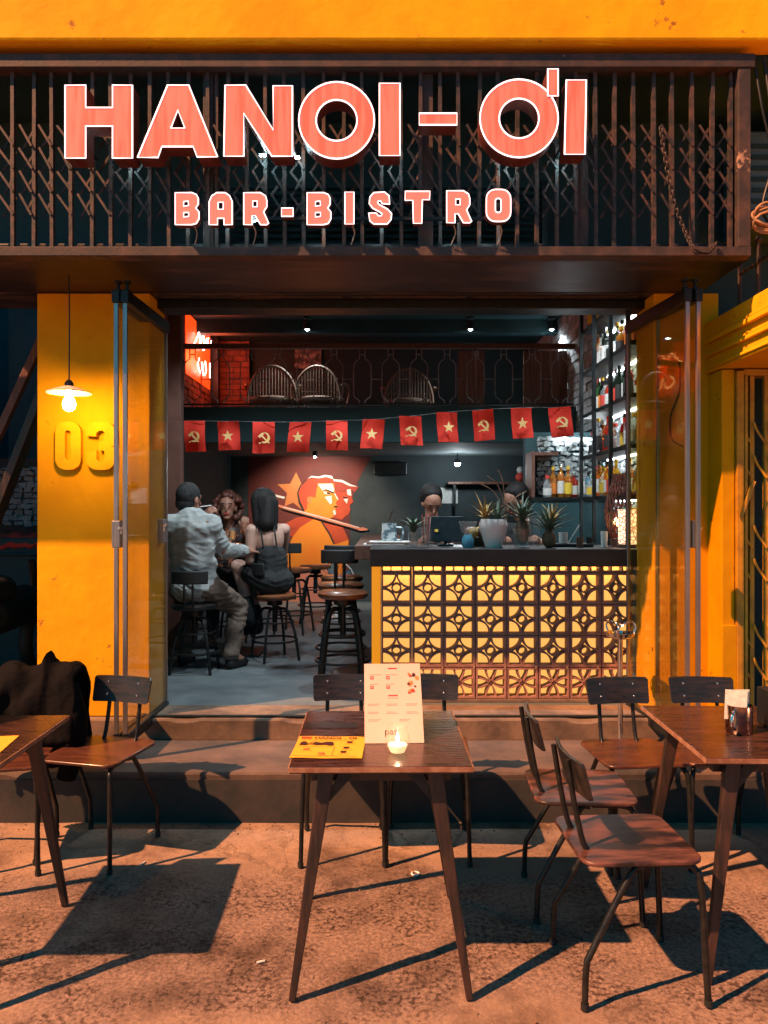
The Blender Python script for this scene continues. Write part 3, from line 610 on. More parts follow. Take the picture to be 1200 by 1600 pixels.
# ---------------------------------------------------------------- bar counter with lit breeze blocks
bar = thing('bar_counter', 'dark-topped bar counter fronted with amber-lit breeze blocks', 'bar counter', (0.75, 4.7, FZ))
BO = Vector((-0.75, -4.7, -FZ))
def bpart(name, mb, m, **k):
    o = mb.build(name, m, bar, **k); o.location = BO; return o
TP = 0.193; BX0 = -0.02; BZ0 = 0.388
def strip_arc(mb, cx, cz, r, a0, a1, n, w, y0, y1):
    o_ = arc((cx, cz), r + w / 2, a0, a1, n); i_ = arc((cx, cz), r - w / 2, a0, a1, n)
    for k in range(n):
        vs = [(x, y, z) for y in (y0, y1) for x, z in (i_[k], o_[k], o_[k + 1], i_[k + 1])]
        mb.add(vs, [(0, 3, 2, 1), (4, 5, 6, 7), (0, 4, 7, 3), (1, 2, 6, 5)])
def tile_mesh(kind):
    mb = MB(); h = TP / 2 - 0.0022; f = 0.013; dp = 0.075
    mb.box(-h, h, 0, dp, -h, -h + f); mb.box(-h, h, 0, dp, h - f, h)
    mb.box(-h, -h + f, 0.0005, dp, -h + f, h - f); mb.box(h - f, h, 0.0005, dp, -h + f, h - f)
    q = h - f * 0.6; r = q - 0.004 if kind == 0 else q * 1.345
    for sx, sz, a in ((-1, -1, 0), (1, -1, 90), (1, 1, 180), (-1, 1, 270)):
        e = 0 if kind == 0 else 42
        strip_arc(mb, sx * q, sz * q, r, a + (0 if kind == 0 else 0) + (e if 0 else 0), a + 90, 10, 0.010, 0.004, dp - 0.002) if kind == 0 else \
            strip_arc(mb, sx * q, sz * q, r, a + 1, a + 89, 12, 0.010, 0.004, dp - 0.002)
    if kind == 0:
        strip_arc(mb, 0, 0, 0.0275, 0, 360, 18, 0.009, 0.002, dp - 0.003)
    return mb
# kind 1 arcs run past the tile's edge, so they are cut at the frame
def clip_tile(mb):
    me = bpy.data.meshes.new('t'); me.from_pydata(mb.v, [], mb.f); bm = bmesh.new(); bm.from_mesh(me); h = TP / 2 - 0.003
    for co, no in (((h, 0, 0), (1, 0, 0)), ((-h, 0, 0), (-1, 0, 0)), ((0, 0, h), (0, 0, 1)), ((0, 0, -h), (0, 0, -1))):
        bmesh.ops.bisect_plane(bm, geom=bm.verts[:] + bm.edges[:] + bm.faces[:], plane_co=co, plane_no=no, clear_outer=True)
    bm.to_mesh(me); bm.free(); me.materials.append(TILE); return me
T0 = tile_mesh(0).mesh('breeze_block', TILE); T1 = clip_tile(tile_mesh(1))
rnd = random.Random(3)
for r_ in range(4):
    for c_ in range(8):
        o = bpy.data.objects.new('breeze_block', T1 if r_ == 0 else T0); COL.objects.link(o); o.parent = bar
        o.location = Vector((BX0 + TP * (c_ + 0.5), 4.70 + rnd.uniform(-0.0015, 0.0015), BZ0 + TP * (r_ + 0.5))) + BO
        o.rotation_euler = (0, rnd.uniform(-0.006, 0.006), 0)
cm = MB(); cm.box(-TP / 2 + 0.002, TP / 2 - 0.002, 0, 0.075, 0, 0.010); cm.box(-TP / 2 + 0.002, -TP / 2 + 0.014, 0.001, 0.075, 0.010, 0.05); cm.box(TP / 2 - 0.014, TP / 2 - 0.002, 0.001, 0.075, 0.010, 0.05)
cm.box(-0.037, -0.030, 0.002, 0.074, 0.010, 0.05); cm.box(0.030, 0.037, 0.002, 0.074, 0.010, 0.05)
CM = cm.mesh('half_block', TILE)
for c_ in range(8):
    o = bpy.data.objects.new('half_block', CM); COL.objects.link(o); o.parent = bar; o.location = Vector((BX0 + TP * (c_ + 0.5), 4.70, BZ0 + TP * 4 + 0.001)) + BO
bpart('light_panel', MB().box(BX0, BX0 + TP * 8, 4.835, 4.845, BZ0, 1.199), BACKLIT)
bpart('led_strip', MB().box(BX0 + 0.01, BX0 + TP * 8 - 0.01, 4.785, 4.805, 1.190, 1.198), BACKLIT2)
bpart('light_box_floor', MB().box(BX0, BX0 + TP * 8, 4.778, 4.834, BZ0 + 0.0005, BZ0 + 0.004), PAPERY)
bpart('plinth', MB().box(-0.075, 1.53, 4.695, 5.1, FZ + 0.0005, BZ0 - 0.001), BASEP, bevel=0.003)
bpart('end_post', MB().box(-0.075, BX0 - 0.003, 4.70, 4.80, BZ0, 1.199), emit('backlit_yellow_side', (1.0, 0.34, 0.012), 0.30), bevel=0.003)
bpart('body', MB().box(-0.07, 1.525, 4.85, 5.14, BZ0, 1.199), DARK)
bpart('counter_top', MB().box(-0.085, 1.60, 4.645, 5.22, 1.20, 1.307), COUNT, bevel=0.005)
bpart('side_body', MB().box(-0.07, 0.12, 5.225, 7.4, FZ + 0.001, 1.20), DARK)
bpart('side_counter_top', MB().box(-0.20, 0.30, 5.222, 7.45, 1.205, 1.300), COUNTB, bevel=0.004)

# ---------------------------------------------------------------- bottle shelves
shf = thing('bottle_shelf', 'black steel shelving full of lit bottles on the stone wall', 'shelf', (1.62, 5.2, 1.3))
SO = Vector((-1.62, -5.2, -1.3))
def spart(name, mb, m, parent=None, **k):
    o = mb.build(name, m, parent or shf, **k); o.location = SO; return o
SZ = [1.64, 1.95, 2.26, 2.58, 2.90]
for z in SZ:
    s_ = spart('shelf_board', MB().box(1.505, 1.742, 4.68, 5.84, z - 0.028, z), DARKG, bevel=0.002)
    MB().box(1.69, 1.715, 4.70, 5.82, z - 0.036, z - 0.029).build('led_strip', LEDS, s_)
for y in (4.69, 5.05, 5.45, 5.80):
    spart('post', MB().box(1.478, 1.503, y - 0.014, y + 0.014, 1.31, 3.2), DARKG, bevel=0.002)
s2 = thing('low_shelf', 'dark back-bar cabinet with a row of spirit bottles', 'cabinet', (1.45, 6.0, FZ))
MB().box(-0.30, 0.33, -0.06, 0.21, 0.0, 1.245).build('cabinet_body', DARK, s2, bevel=0.004)
MB().box(-0.31, 0.335, -0.07, 0.215, 1.246, 1.274).build('shelf_board', DARKG, s2, bevel=0.002)
MB().box(-0.31, -0.285, -0.07, 0.2, 1.275, 1.63).build('side_board', COUNTB, s2)
MB().box(-0.284, -0.10, -0.06, 0.2, 1.60, 1.625).build('shelf_board', COUNTB, s2)
MB().box(-0.08, 0.33, 0.17, 0.19, 1.735, 1.75).build('led_strip', LEDS, s2)
def bglass(nm, c, d): return thin_glass(nm, c, dirt=d, dirtc=c, rough=0.05)
BG = {'clear': bglass('clear_bottle_glass', (0.90, 0.95, 0.96), 0.22), 'amber': bglass('amber_bottle_glass', (0.95, 0.40, 0.06), 0.28), 'green': bglass('green_bottle_glass', (0.12, 0.35, 0.14), 0.20),
      'dark': bglass('dark_bottle_glass', (0.04, 0.06, 0.04), 0.3), 'red': bglass('red_bottle_glass', (0.85, 0.10, 0.05), 0.28), 'blue': bglass('blue_bottle_glass', (0.45, 0.75, 0.90), 0.25), 'yellow': bglass('yellow_bottle_glass', (0.95, 0.66, 0.06), 0.30)}
LB = {'white': pm('white_label_paper', (0.75, 0.74, 0.70), (0.6, 0.58, 0.55), scale=60, rough=0.7), 'orange': pm('orange_label_paper', (0.80, 0.22, 0.03), rough=0.7), 'red': pm('red_label_paper', (0.65, 0.06, 0.04), rough=0.7), 'yellow': pm('yellow_label_paper', (0.85, 0.55, 0.05), rough=0.7), 'black': pm('black_label_paper', (0.03, 0.03, 0.03), rough=0.6)}
PROF = [  # body radius, body height, shoulder, neck radius, total
    (0.036, 0.16, 0.20, 0.013, 0.27), (0.042, 0.13, 0.17, 0.014, 0.22), (0.032, 0.18, 0.22, 0.012, 0.285), (0.040, 0.10, 0.15, 0.016, 0.19)]
BME = {}
def bottle(loc, glass, prof, lab, cap, label, group, square=False):
    r, bh, sh, nr, h = PROF[prof]; n = 4 if square else 14
    t = thing('bottle', label, 'bottle', loc, rnd.uniform(0, 6.28) if not square else R(45) + rnd.uniform(-0.2, 0.2), group)
    t.scale = (0.84, 0.84, 0.90)
    k = (prof, glass, square)
    if k not in BME:
        BME[k] = MB().lathe([(r * 0.9, 0), (r, 0.008), (r, bh), (r * 0.8, bh + (sh - bh) * 0.5), (nr, sh), (nr, h - 0.03), (nr * 1.2, h - 0.028), (nr * 1.2, h - 0.02)], n=n).mesh('glass_body', BG[glass], 35)
        BME[('l', prof, square)] = MB().lathe([(r * 1.03, bh * 0.18), (r * 1.03, bh * 0.78)], n=n, caps=False).mesh('paper_label', LB['white'], 35)
        BME[('c', prof)] = MB().lathe([(nr * 1.25, h - 0.03), (nr * 1.25, h - 0.002), (nr * 1.0, h)], n=12).mesh('cap', DARKG, 35)
    for nm, me, m in (('glass_body', BME[k], BG[glass]), ('paper_label', BME[('l', prof, square)], LB[lab]), ('cap', BME[('c', prof)], cap)):
        o = bpy.data.objects.new(nm, me); COL.objects.link(o); o.parent = t
        if nm != 'glass_body': o.material_slots[0].link = 'OBJECT'; o.material_slots[0].material = m
    return t
CAPS = [DARKG, CHROME, LB['red'], LB['yellow'], LB['white']]
ROWN = ['lowest', 'second lowest', 'middle', 'second highest', 'topmost']
rnd = random.Random(11)
for si, z in enumerate(SZ):
    y = 4.78; k = 0
    while y < 5.76 and k < 17:
        g_ = rnd.choice({0: ['amber', 'amber', 'yellow', 'clear', 'red', 'clear'], 1: ['clear', 'clear', 'clear', 'amber', 'red', 'clear'], 2: ['dark', 'green', 'clear', 'red', 'amber'], 3: ['amber', 'clear', 'dark', 'blue'], 4: ['amber', 'green', 'clear']}[si])
        lb = rnd.choice(['white', 'white', 'orange', 'red', 'yellow', 'black'])
        if si == 3 and k < 3: lb = 'orange'; g_ = 'red'
        bottle((1.575 + rnd.uniform(-0.03, 0.05), y, z + 0.001), g_, rnd.randrange(4), lb, rnd.choice(CAPS),
               '%s glass bottle with %s label, %s from the doorway on the %s lit shelf' % (g_, lb, ORD[k], ROWN[si]), 'bottles on the steel shelves', rnd.random() < 0.25)
        y += rnd.uniform(0.058, 0.074); k += 1
        if rnd.random() < 0.08: y += 0.07
x = 1.27; k = 0
for g_, lb, pf in (('clear', 'white', 3), ('amber', 'orange', 0), ('amber', 'white', 2), ('amber', 'yellow', 0), ('red', 'white', 1), ('clear', 'white', 2), ('blue', 'white', 1), ('red', 'red', 0), ('clear', 'white', 0), ('clear', 'white', 2)):
    bottle((x, 5.99 + rnd.uniform(-0.02, 0.03), FZ + 1.275), g_, pf, lb, rnd.choice(CAPS), '%s glass bottle, %s of the row on the dark back-bar cabinet' % (g_, ORD[k]), 'bottles on the back-bar cabinet'); x += 0.054; k += 1

# ---------------------------------------------------------------- balcony railing of wire bottle outlines, chairs and picture behind it
rl = thing('balcony_railing', 'balcony railing of bottle-shaped wire outlines under a brown rail', 'railing', (0, 7.22, 2.50))
MB().box(-1.945, 1.795, -0.03, 0.03, 0.555, 0.60).build('top_rail', COUNTB, rl, bevel=0.003)
MB().box(-1.945, 1.795, -0.008, 0.008, 0.025, 0.04).build('bottom_rail', DARKG, rl)
WIRE = pm('wire_outline_metal', (0.34, 0.34, 0.34), (0.18, 0.19, 0.20), scale=20, rough=0.45, metal=0.4)
def outline(): 
    half = [(0.026, 0.555), (0.026, 0.46), (0.05, 0.445), (0.078, 0.41), (0.082, 0.37), (0.082, 0.14), (0.074, 0.10), (0.04, 0.078), (0.026, 0.06), (0.026, 0.04)]
    mb = MB()
    for s in (-1, 1): mb.tube([(s * x, 0, z) for x, z in half], 0.0055, 5)
    mb.tube([(-0.026, 0, 0.50), (0.026, 0, 0.50)], 0.005, 5)
    return mb
OM = outline().mesh('bottle_outline', WIRE); LKM = MB().tube([(-0.052, 0, 0), (0.052, 0, 0)], 0.005, 5).mesh('link', WIRE)
x = -1.80
while x < 1.76:
    o = bpy.data.objects.new('bottle_outline', OM); COL.objects.link(o); o.parent = rl; o.location = (x, 0, 0)
    if x < 1.5: o = bpy.data.objects.new('link', LKM); COL.objects.link(o); o.parent = rl; o.location = (x + 0.133, 0, 0.27)
    x += 0.266
def rattan_chair(loc, rz, label):
    t = thing('rattan_chair', label, 'chair', loc, rz, 'rattan chairs on the balcony')
    hoop = [(0.25 * math.cos(a), 0.20, 0.18 + 0.36 * math.sin(a)) for a in [math.pi * k / 16 for k in range(17)]]
    MB().tube(hoop, 0.014, 7).build('back_hoop', RATTAN, t, 60)
    cn = MB()
    for k in range(-7, 8):
        xx = k * 0.031; zt = 0.18 + 0.36 * math.sqrt(max(0, 1 - (xx / 0.25) ** 2)); cn.tube([(xx, 0.20, 0.2), (xx, 0.205, zt)], 0.007, 5)
    for zz in (0.28, 0.40): cn.tube([(-0.22, 0.192, zz), (0.22, 0.192, zz)], 0.007, 5)
    cn.build('back_canes', RATTAN, t)
    MB().lathe([(0.24, 0.19), (0.25, 0.2), (0.25, 0.22), (0.23, 0.235)], n=20).build('seat', RATTAN, t, 40)
    for s in (-1, 1):
        MB().tube(smoothpath([(s * 0.25, 0.20, 0.34), (s * 0.29, 0.05, 0.36), (s * 0.27, -0.18, 0.33), (s * 0.24, -0.2, 0.2)], 5), 0.013, 6).build('arm', RATTAN, t, 60)
        for yy in (-0.18, 0.18): MB().tube([(s * 0.21, yy, 0.2), (s * 0.23, yy, 0.0)], 0.014, 6).build('leg', RATTAN, t, 60)
    return t
rattan_chair((-1.16, 8.05, 2.472), R(185), 'round-backed rattan chair on the balcony, nearest the red neon wall')
rattan_chair((-0.66, 8.05, 2.472), R(172), 'middle round-backed rattan chair on the balcony below the framed picture')
rattan_chair((0.26, 8.2, 2.472), R(180), 'rattan chair standing alone at mid balcony')
pic = thing('framed_picture', 'small black and white picture on the balcony back wall', 'picture', (-0.89, 8.98, 3.18))
MB().box(-0.165, 0.165, 0, 0.015, 0, 0.25).build('frame', DARKG, pic)
PHOTO = pm('grey_photo_print', (0.42, 0.46, 0.46), (0.06, 0.08, 0.085), scale=14, rough=0.6, lo=0.42, hi=0.55)
MB().box(-0.155, 0.155, -0.003, -0.001, 0.01, 0.24).build('print', PHOTO, pic)
for x0, x1, lab in ((0.72, 0.98, 'narrow brown wooden screen behind the balcony railing'), (1.36, 1.79, 'wide brown wooden screen on the balcony beside the white bricks')):
    t = thing('wooden_screen', lab, 'screen', ((x0 + x1) / 2, 7.5, 2.472)); n_ = max(3, int((x1 - x0) / 0.085)); w = (x1 - x0) / n_
    for k in range(n_): MB().box(x0 + w * k + 0.002 - (x0 + x1) / 2, x0 + w * (k + 1) - 0.002 - (x0 + x1) / 2, -0.012 + 0.004 * (k % 2), 0.012, 0.0, 0.62).build('plank', WOODIN, t)

# neon on the left brick wall
NEON = emit('pink_white_neon', (1.0, 0.50, 0.40), 5)
ne = thing('neon_sign', 'pinkish neon squiggle sign glowing on red brick by the balcony', 'neon sign', (-1.90, 8.1, 3.12))
def neon(pts):
    MB().tube(smoothpath([(0, y, z) for y, z in pts], 5), 0.0065, 6).build('neon_tube', NEON, ne, 60)
neon([(-0.42, 0.08), (-0.30, 0.16), (-0.22, 0.24), (-0.16, 0.16), (-0.24, 0.10), (-0.14, 0.14), (-0.04, 0.26), (0.02, 0.18), (-0.04, 0.10), (0.06, 0.14), (0.14, 0.26), (0.2, 0.2)])
neon([(0.22, 0.28), (0.16, 0.22), (0.26, 0.18), (0.34, 0.28)])
neon([(-0.20, -0.02), (-0.26, -0.10), (-0.14, -0.16), (-0.08, -0.04), (-0.02, -0.16), (0.10, -0.10), (0.06, 0.0)])
neon([(0.28, 0.02), (0.28, -0.14)])
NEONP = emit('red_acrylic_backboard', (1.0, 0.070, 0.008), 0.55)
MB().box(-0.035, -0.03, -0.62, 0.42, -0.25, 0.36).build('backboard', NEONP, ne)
point_light('neon_glow', (0.16, 0.0, 0.02), (1.0, 0.09, 0.02), 7, 0.12, ne)

# ceiling spots
def spot_fix(loc, power, label, aim, sz=110, color=(0.84, 0.95, 1.0)):
    t = thing('ceiling_spot', label, 'spotlight', loc, 0, 'ceiling spotlights')
    MB().lathe([(0.04, 0), (0.04, -0.02), (0.012, -0.022), (0.012, -0.05)], n=14).build('mount', DARKG, t, 40)
    MB().lathe([(0.02, -0.05), (0.036, -0.055), (0.040, -0.13), (0.034, -0.13), (0.032, -0.075)], n=16, caps=False).build('can', DARKG, t, 40)
    MB().sphere((0, 0, -0.118), 0.022, 10, 6).build('lens', SPOTE, t, 60)
    a = Vector(aim) - Vector(loc)
    point_light('spot_beam', (0, 0, -0.16), color, power, 0.03, t, sz, tuple(Vector((0, 0, -0.16)) + a), 0.6)
for px_, lab in ((480, 'ceiling spotlight over the rattan chairs'), (735, 'ceiling spotlight over the middle of the balcony'), (862, 'ceiling spotlight by the white brick wall')):
    p = W(px_, 500, 7.80); spot_fix((p.x, 7.80, 3.499), 26, lab, (p.x, 7.0, 0.4), 120)
spot_fix((-0.95, 4.95, 3.499), 66, 'ceiling spotlight inside the doorway before the seated group', (-0.98, 5.9, 1.0), 100)
spot_fix((0.05, 4.95, 3.499), 52, 'ceiling spotlight inside the doorway over the bar end', (0.0, 5.9, 1.0), 100)
spot_fix((1.0, 4.95, 3.499), 52, 'ceiling spotlight inside the doorway over the pineapples', (0.95, 5.9, 1.0), 100)
t = thing('mural_spot', 'small spotlight under the balcony shining on the mural', 'spotlight', (-0.80, 8.9, 2.219))
MB().lathe([(0.02, 0), (0.03, -0.01), (0.03, -0.06)], n=12).build('can', DARKG, t, 40); MB().sphere((0, 0, -0.065), 0.016, 8, 6).build('lens', SPOTE, t, 60)
point_light('spot_beam', (0, 0.0, -0.09), (1.0, 0.80, 0.62), 46, 0.03, t, 110, (0, 0.8, -0.75), 0.6)
t = thing('wall_lamp', 'small bright lamp above the back shelf under the balcony', 'lamp', (0.88, 9.2, 2.219))
MB().tube([(0, 0, 0), (0, 0, -0.07)], 0.006, 6).build('stem', DARKG, t); MB().lathe([(0.03, -0.07), (0.05, -0.12), (0.047, -0.12)], n=14, caps=False).build('shade', DARKG, t, 40)
MB().sphere((0, 0, -0.125), 0.035, 12, 8).build('bulb', SPOTE, t, 60); point_light('lamp_light', (0, -0.02, -0.19), (0.85, 0.95, 1.0), 6, 0.05, t)

# back shelf with small objects
t = thing('back_wall_shelf', 'dark wall shelf on the grey wall behind the bar', 'shelf', (1.32, 9.6, 1.86))
MB().box(-0.52, 0.48, 0, 0.19, 0, 0.03).build('board', WOODIN, t, bevel=0.003); MB().box(-0.45, -0.42, 0.02, 0.19, -0.28, -0.001).build('bracket', DARKG, t); MB().box(0.40, 0.43, 0.02, 0.19, -0.28, -0.001).build('bracket', DARKG, t)
p = thing('round_ornament', 'round red-bellied ornament with pale top on the wall shelf', 'ornament', (2.07 - 0.1, 9.68, 1.891)); p.location = (1.72, 9.68, 1.891); p.scale = (0.65, 0.65, 0.65)
MB().sphere((0, 0, 0.09), (0.10, 0.10, 0.09), 14, 10).build('body', LB['red'], p, 60); MB().sphere((0, 0, 0.23), (0.075, 0.075, 0.07), 12, 8).build('top', LB['white'], p, 60)
t = tag(MB().box(-0.21, 0.21, -0.10, 0, 0, 0.16).build('loudspeaker', DARKG, bevel=0.01, loc=(0.08, 9.79, 1.98)), 'black speaker box mounted high beside the mural', 'speaker')
t = tag(MB().box(0, 0.28, -0.004, 0, 0, 0.20).build('notice_sheet', LB['white'], loc=(0.66, 9.795, 1.62)), 'white notice sheet on the grey wall behind the barman', 'notice')

# ---------------------------------------------------------------- mural on the back wall
mu = thing('wall_mural', 'painted mural of two red and orange workers with a star', 'mural', (-0.8, 9.8, FZ))
layer = [0]
def mural(name, pts, m, zoom=True):
    layer[0] += 1
    q = [((420 + x / 6.667) if zoom else x, (720 + y / 6.667) if zoom else y) for x, y in pts]
    y1 = 9.7985; y0 = y1 - 0.0008 * layer[0] - 0.001
    mb = MB(); mb.prism(px_c(q, 9.8), y0, y1); o = mb.build(name, m, mu); o.location = (0.8, -9.8, -FZ); return o
def paint(n, c, c2=None): return pm(n, c, c2, scale=3, rough=0.7, lo=0.35, hi=0.65)
M_bg = paint('mural_maroon', (0.10, 0.022, 0.020), (0.16, 0.028, 0.022)); M_or = paint('mural_orange', (0.85, 0.22, 0.015), (0.80, 0.28, 0.02)); M_rd = paint('mural_red', (0.55, 0.075, 0.020), (0.45, 0.05, 0.018))
M_dr = paint('mural_dark_red', (0.30, 0.035, 0.02), (0.40, 0.05, 0.025)); M_wh = paint('mural_white', (0.70, 0.70, 0.66)); M_bk = paint('mural_black', (0.02, 0.018, 0.018)); M_st = paint('mural_star_ochre', (0.62, 0.22, 0.06), (0.50, 0.16, 0.045)); M_pk = paint('mural_pink', (0.62, 0.20, 0.14), (0.70, 0.24, 0.12))
mural('backdrop_field', [(388, 708), (583, 708), (560, 750), (547, 790), (547, 880), (530, 944), (388, 944)], M_bg, False)
mural('star', [(285, 120), (222, 238), (90, 243), (190, 335), (165, 472), (255, 435), (355, 515), (320, 380), (345, 250)], M_st)
mural('banner_stripe', [(10, 335), (170, 375), (160, 395), (20, 360)], M_wh)
mural('scarf', [(140, 670), (290, 590), (440, 570), (500, 610), (360, 680), (280, 790), (180, 770)], M_rd)
mural('scarf_fold', [(170, 700), (300, 690), (250, 730), (180, 730)], M_dr)
mural('torso', [(470, 605), (560, 640), (700, 700), (770, 690), (830, 820), (830, 1000), (760, 1200), (700, 1490), (60, 1490), (150, 1000), (250, 790), (330, 690)], M_or)
mural('lower_robe', [(100, 1180), (330, 1090), (640, 1120), (740, 1250), (700, 1492), (55, 1492)], M_pk)
mural('far_coat', [(555, 640), (770, 690), (830, 820), (690, 870), (640, 760)], M_rd)
mural('coat_line', [(545, 640), (560, 636), (640, 755), (690, 860), (675, 866), (625, 765)], M_bk)
mural('far_face', [(690, 330), (800, 320), (860, 285), (862, 370), (880, 430), (842, 460), (850, 510), (832, 555), (800, 575), (760, 615), (670, 590), (700, 450)], M_rd)
mural('far_cap', [(670, 195), (760, 205), (850, 250), (935, 272), (900, 325), (855, 295), (690, 335)], M_dr)
mural('far_cap_edge', [(672, 190), (765, 198), (855, 245), (925, 268), (840, 262), (760, 222), (675, 210)], M_wh)
mural('far_brow_light', [(812, 300), (852, 292), (862, 362), (822, 356)], M_wh)
mural('far_cheek_light', [(778, 398), (828, 392), (812, 446)], M_wh)
mural('far_eye', [(770, 372), (828, 380), (826, 390), (775, 388)], M_bk)
mural('head', [(300, 330), (330, 258), (400, 198), (520, 168), (640, 180), (680, 230), (690, 330), (724, 402), (698, 438), (716, 470), (692, 500), (702, 545), (670, 585), (600, 612), (480, 608), (370, 525), (320, 430)], M_or)
mural('hair', [(298, 332), (328, 256), (400, 195), (520, 165), (650, 180), (684, 235), (515, 232), (500, 300), (488, 385), (440, 372), (405, 420), (400, 500), (365, 525), (315, 430)], M_rd)
mural('hair_outline', [(296, 335), (326, 254), (400, 193), (400, 203), (338, 262), (310, 335), (330, 425), (378, 525), (360, 525), (314, 432)], M_bk)
mural('hair_highlight', [(405, 186), (445, 155), (520, 164), (580, 146), (658, 156), (674, 190), (600, 168), (520, 182), (450, 172)], M_wh)
mural('brow_light', [(510, 240), (660, 235), (682, 295), (672, 335), (600, 298), (560, 308)], M_wh)
mural('cheek_light', [(583, 375), (655, 362), (660, 440), (640, 452)], M_wh)
mural('eye_light', [(565, 315), (640, 335), (625, 352), (580, 342)], M_wh)
mural('eye', [(605, 325), (640, 332), (635, 348), (610, 345)], M_bk)
mural('eyebrow', [(558, 312), (600, 294), (690, 332), (680, 342), (600, 308)], M_bk)
mural('nose_line', [(690, 335), (728, 400), (716, 408), (682, 345)], M_wh)
mural('mouth', [(680, 470), (715, 465), (712, 478), (685, 485)], M_bk)
mural('chin_light', [(668, 522), (690, 508), (702, 552), (682, 568)], M_wh)
mural('ear', [(400, 380), (440, 370), (448, 420), (425, 450), (402, 430)], M_st)
mural('pole', [(30, 432), (160, 472), (600, 590), (945, 690), (935, 716), (590, 618), (150, 496), (30, 450)], M_pk)
mural('pole_light', [(160, 476), (600, 594), (945, 692), (943, 698), (598, 602), (158, 484)], M_wh)
mural('pole_shadow', [(150, 496), (590, 618), (935, 716), (933, 724), (588, 628), (148, 506)], M_bk)
mural('hand', [(935, 700), (980, 690), (1035, 710), (1025, 722), (940, 728)], M_pk)

# ---------------------------------------------------------------- bunting
bt = thing('flag_bunting', 'string of eleven small red flags across the bar front', 'bunting', (0, 5.3, 2.0))
FX = [303, 356, 412, 469, 526, 584, 641, 698, 754, 814, 874]; FYT = [657, 658, 659, 659, 657, 655, 650, 644, 640, 637, 636]
cpts = [W(262, 653, 5.5)] + [W(x, y, 5.3) for x, y in zip(FX, FYT)] + [W(921, 630, 5.45)]
o = MB().tube(smoothpath(cpts, 5), 0.0014, 5).build('string', LB['black'], bt); o.location = (0, -5.3, -2.0)
STARP = [(0.042 * (1 if k % 2 == 0 else 0.40) * math.sin(math.pi * k / 5), 0.042 * (1 if k % 2 == 0 else 0.40) * math.cos(math.pi * k / 5)) for k in range(10)]
def flag_emblem(kind, parent):
    mb = MB(); y0, y1 = -0.022, -0.0185
    if kind:
        mb.prism(STARP, y0, y1)
    else:
        out = arc((0.004, 0.0), 0.036, 100, -120, 16); inn = arc((-0.004, 0.004), 0.0285, -112, 92, 16)
        mb.prism(out + inn, y0, y1)
        mb.prism([(-0.016, -0.030), (-0.008, -0.024), (-0.030, -0.040), (-0.038, -0.034)][::-1], y0, y1)
        mb.bar((-0.014, y0 + 0.0017, 0.014), (0.034, y0 + 0.0017, -0.036), 0.010, 0.0035, up=(0, 1, 0))
        mb.bar((-0.034, y0 + 0.0017, 0.006), (-0.004, y0 + 0.0017, 0.030), 0.016, 0.0035, up=(0, 1, 0))
    return mb.build('emblem', FLAGY, parent)
rnd = random.Random(21)
for i, (x, y) in enumerate(zip(FX, FYT)):
    p = W(x, y, 5.3); fw = 0.148; fh = 0.208; mb = MB(); ph = rnd.uniform(0, 6); nxx, nzz = 8, 8
    sh = rnd.uniform(-0.02, 0.02)
    def fy(u, v): return 0.012 * math.sin(u * 5 + ph) * (0.25 + v) + 0.007 * math.sin(v * 5 + ph * 2) - 0.012 * v * math.cos(ph)
    vs = []
    for lay in (0, 0.0025):
        vs += [((u - 0.5) * fw + sh * v, fy(u, v) + lay, -v * fh) for v in [b / nzz for b in range(nzz + 1)] for u in [a / nxx for a in range(nxx + 1)]]
    st_ = nxx + 1; n0 = st_ * (nzz + 1); fs = []
    for b in range(nzz):
        for a in range(nxx):
            q = b * st_ + a; fs.append((q, q + st_, q + st_ + 1, q + 1)); fs.append((n0 + q, n0 + q + 1, n0 + q + st_ + 1, n0 + q + st_))
    mb.add(vs, fs); f_ = mb.build('flag', FLAGC, bt, 60); f_.location = (p.x, 0, p.z - 2.0)
    f_.rotation_euler = (rnd.uniform(-0.05, 0.12), rnd.uniform(-0.05, 0.05) - (0.06 if i > 6 else 0), rnd.uniform(-0.25, 0.25)); f_.scale = (rnd.uniform(0.96, 1.05), 1, rnd.uniform(0.95, 1.05))
    e = flag_emblem(i % 2, f_); e.location = (sh * 0.5, -0.002, -fh * 0.52); tag(f_, 'red flag with a yellow star' if i % 2 else 'red flag with a hammer and sickle')

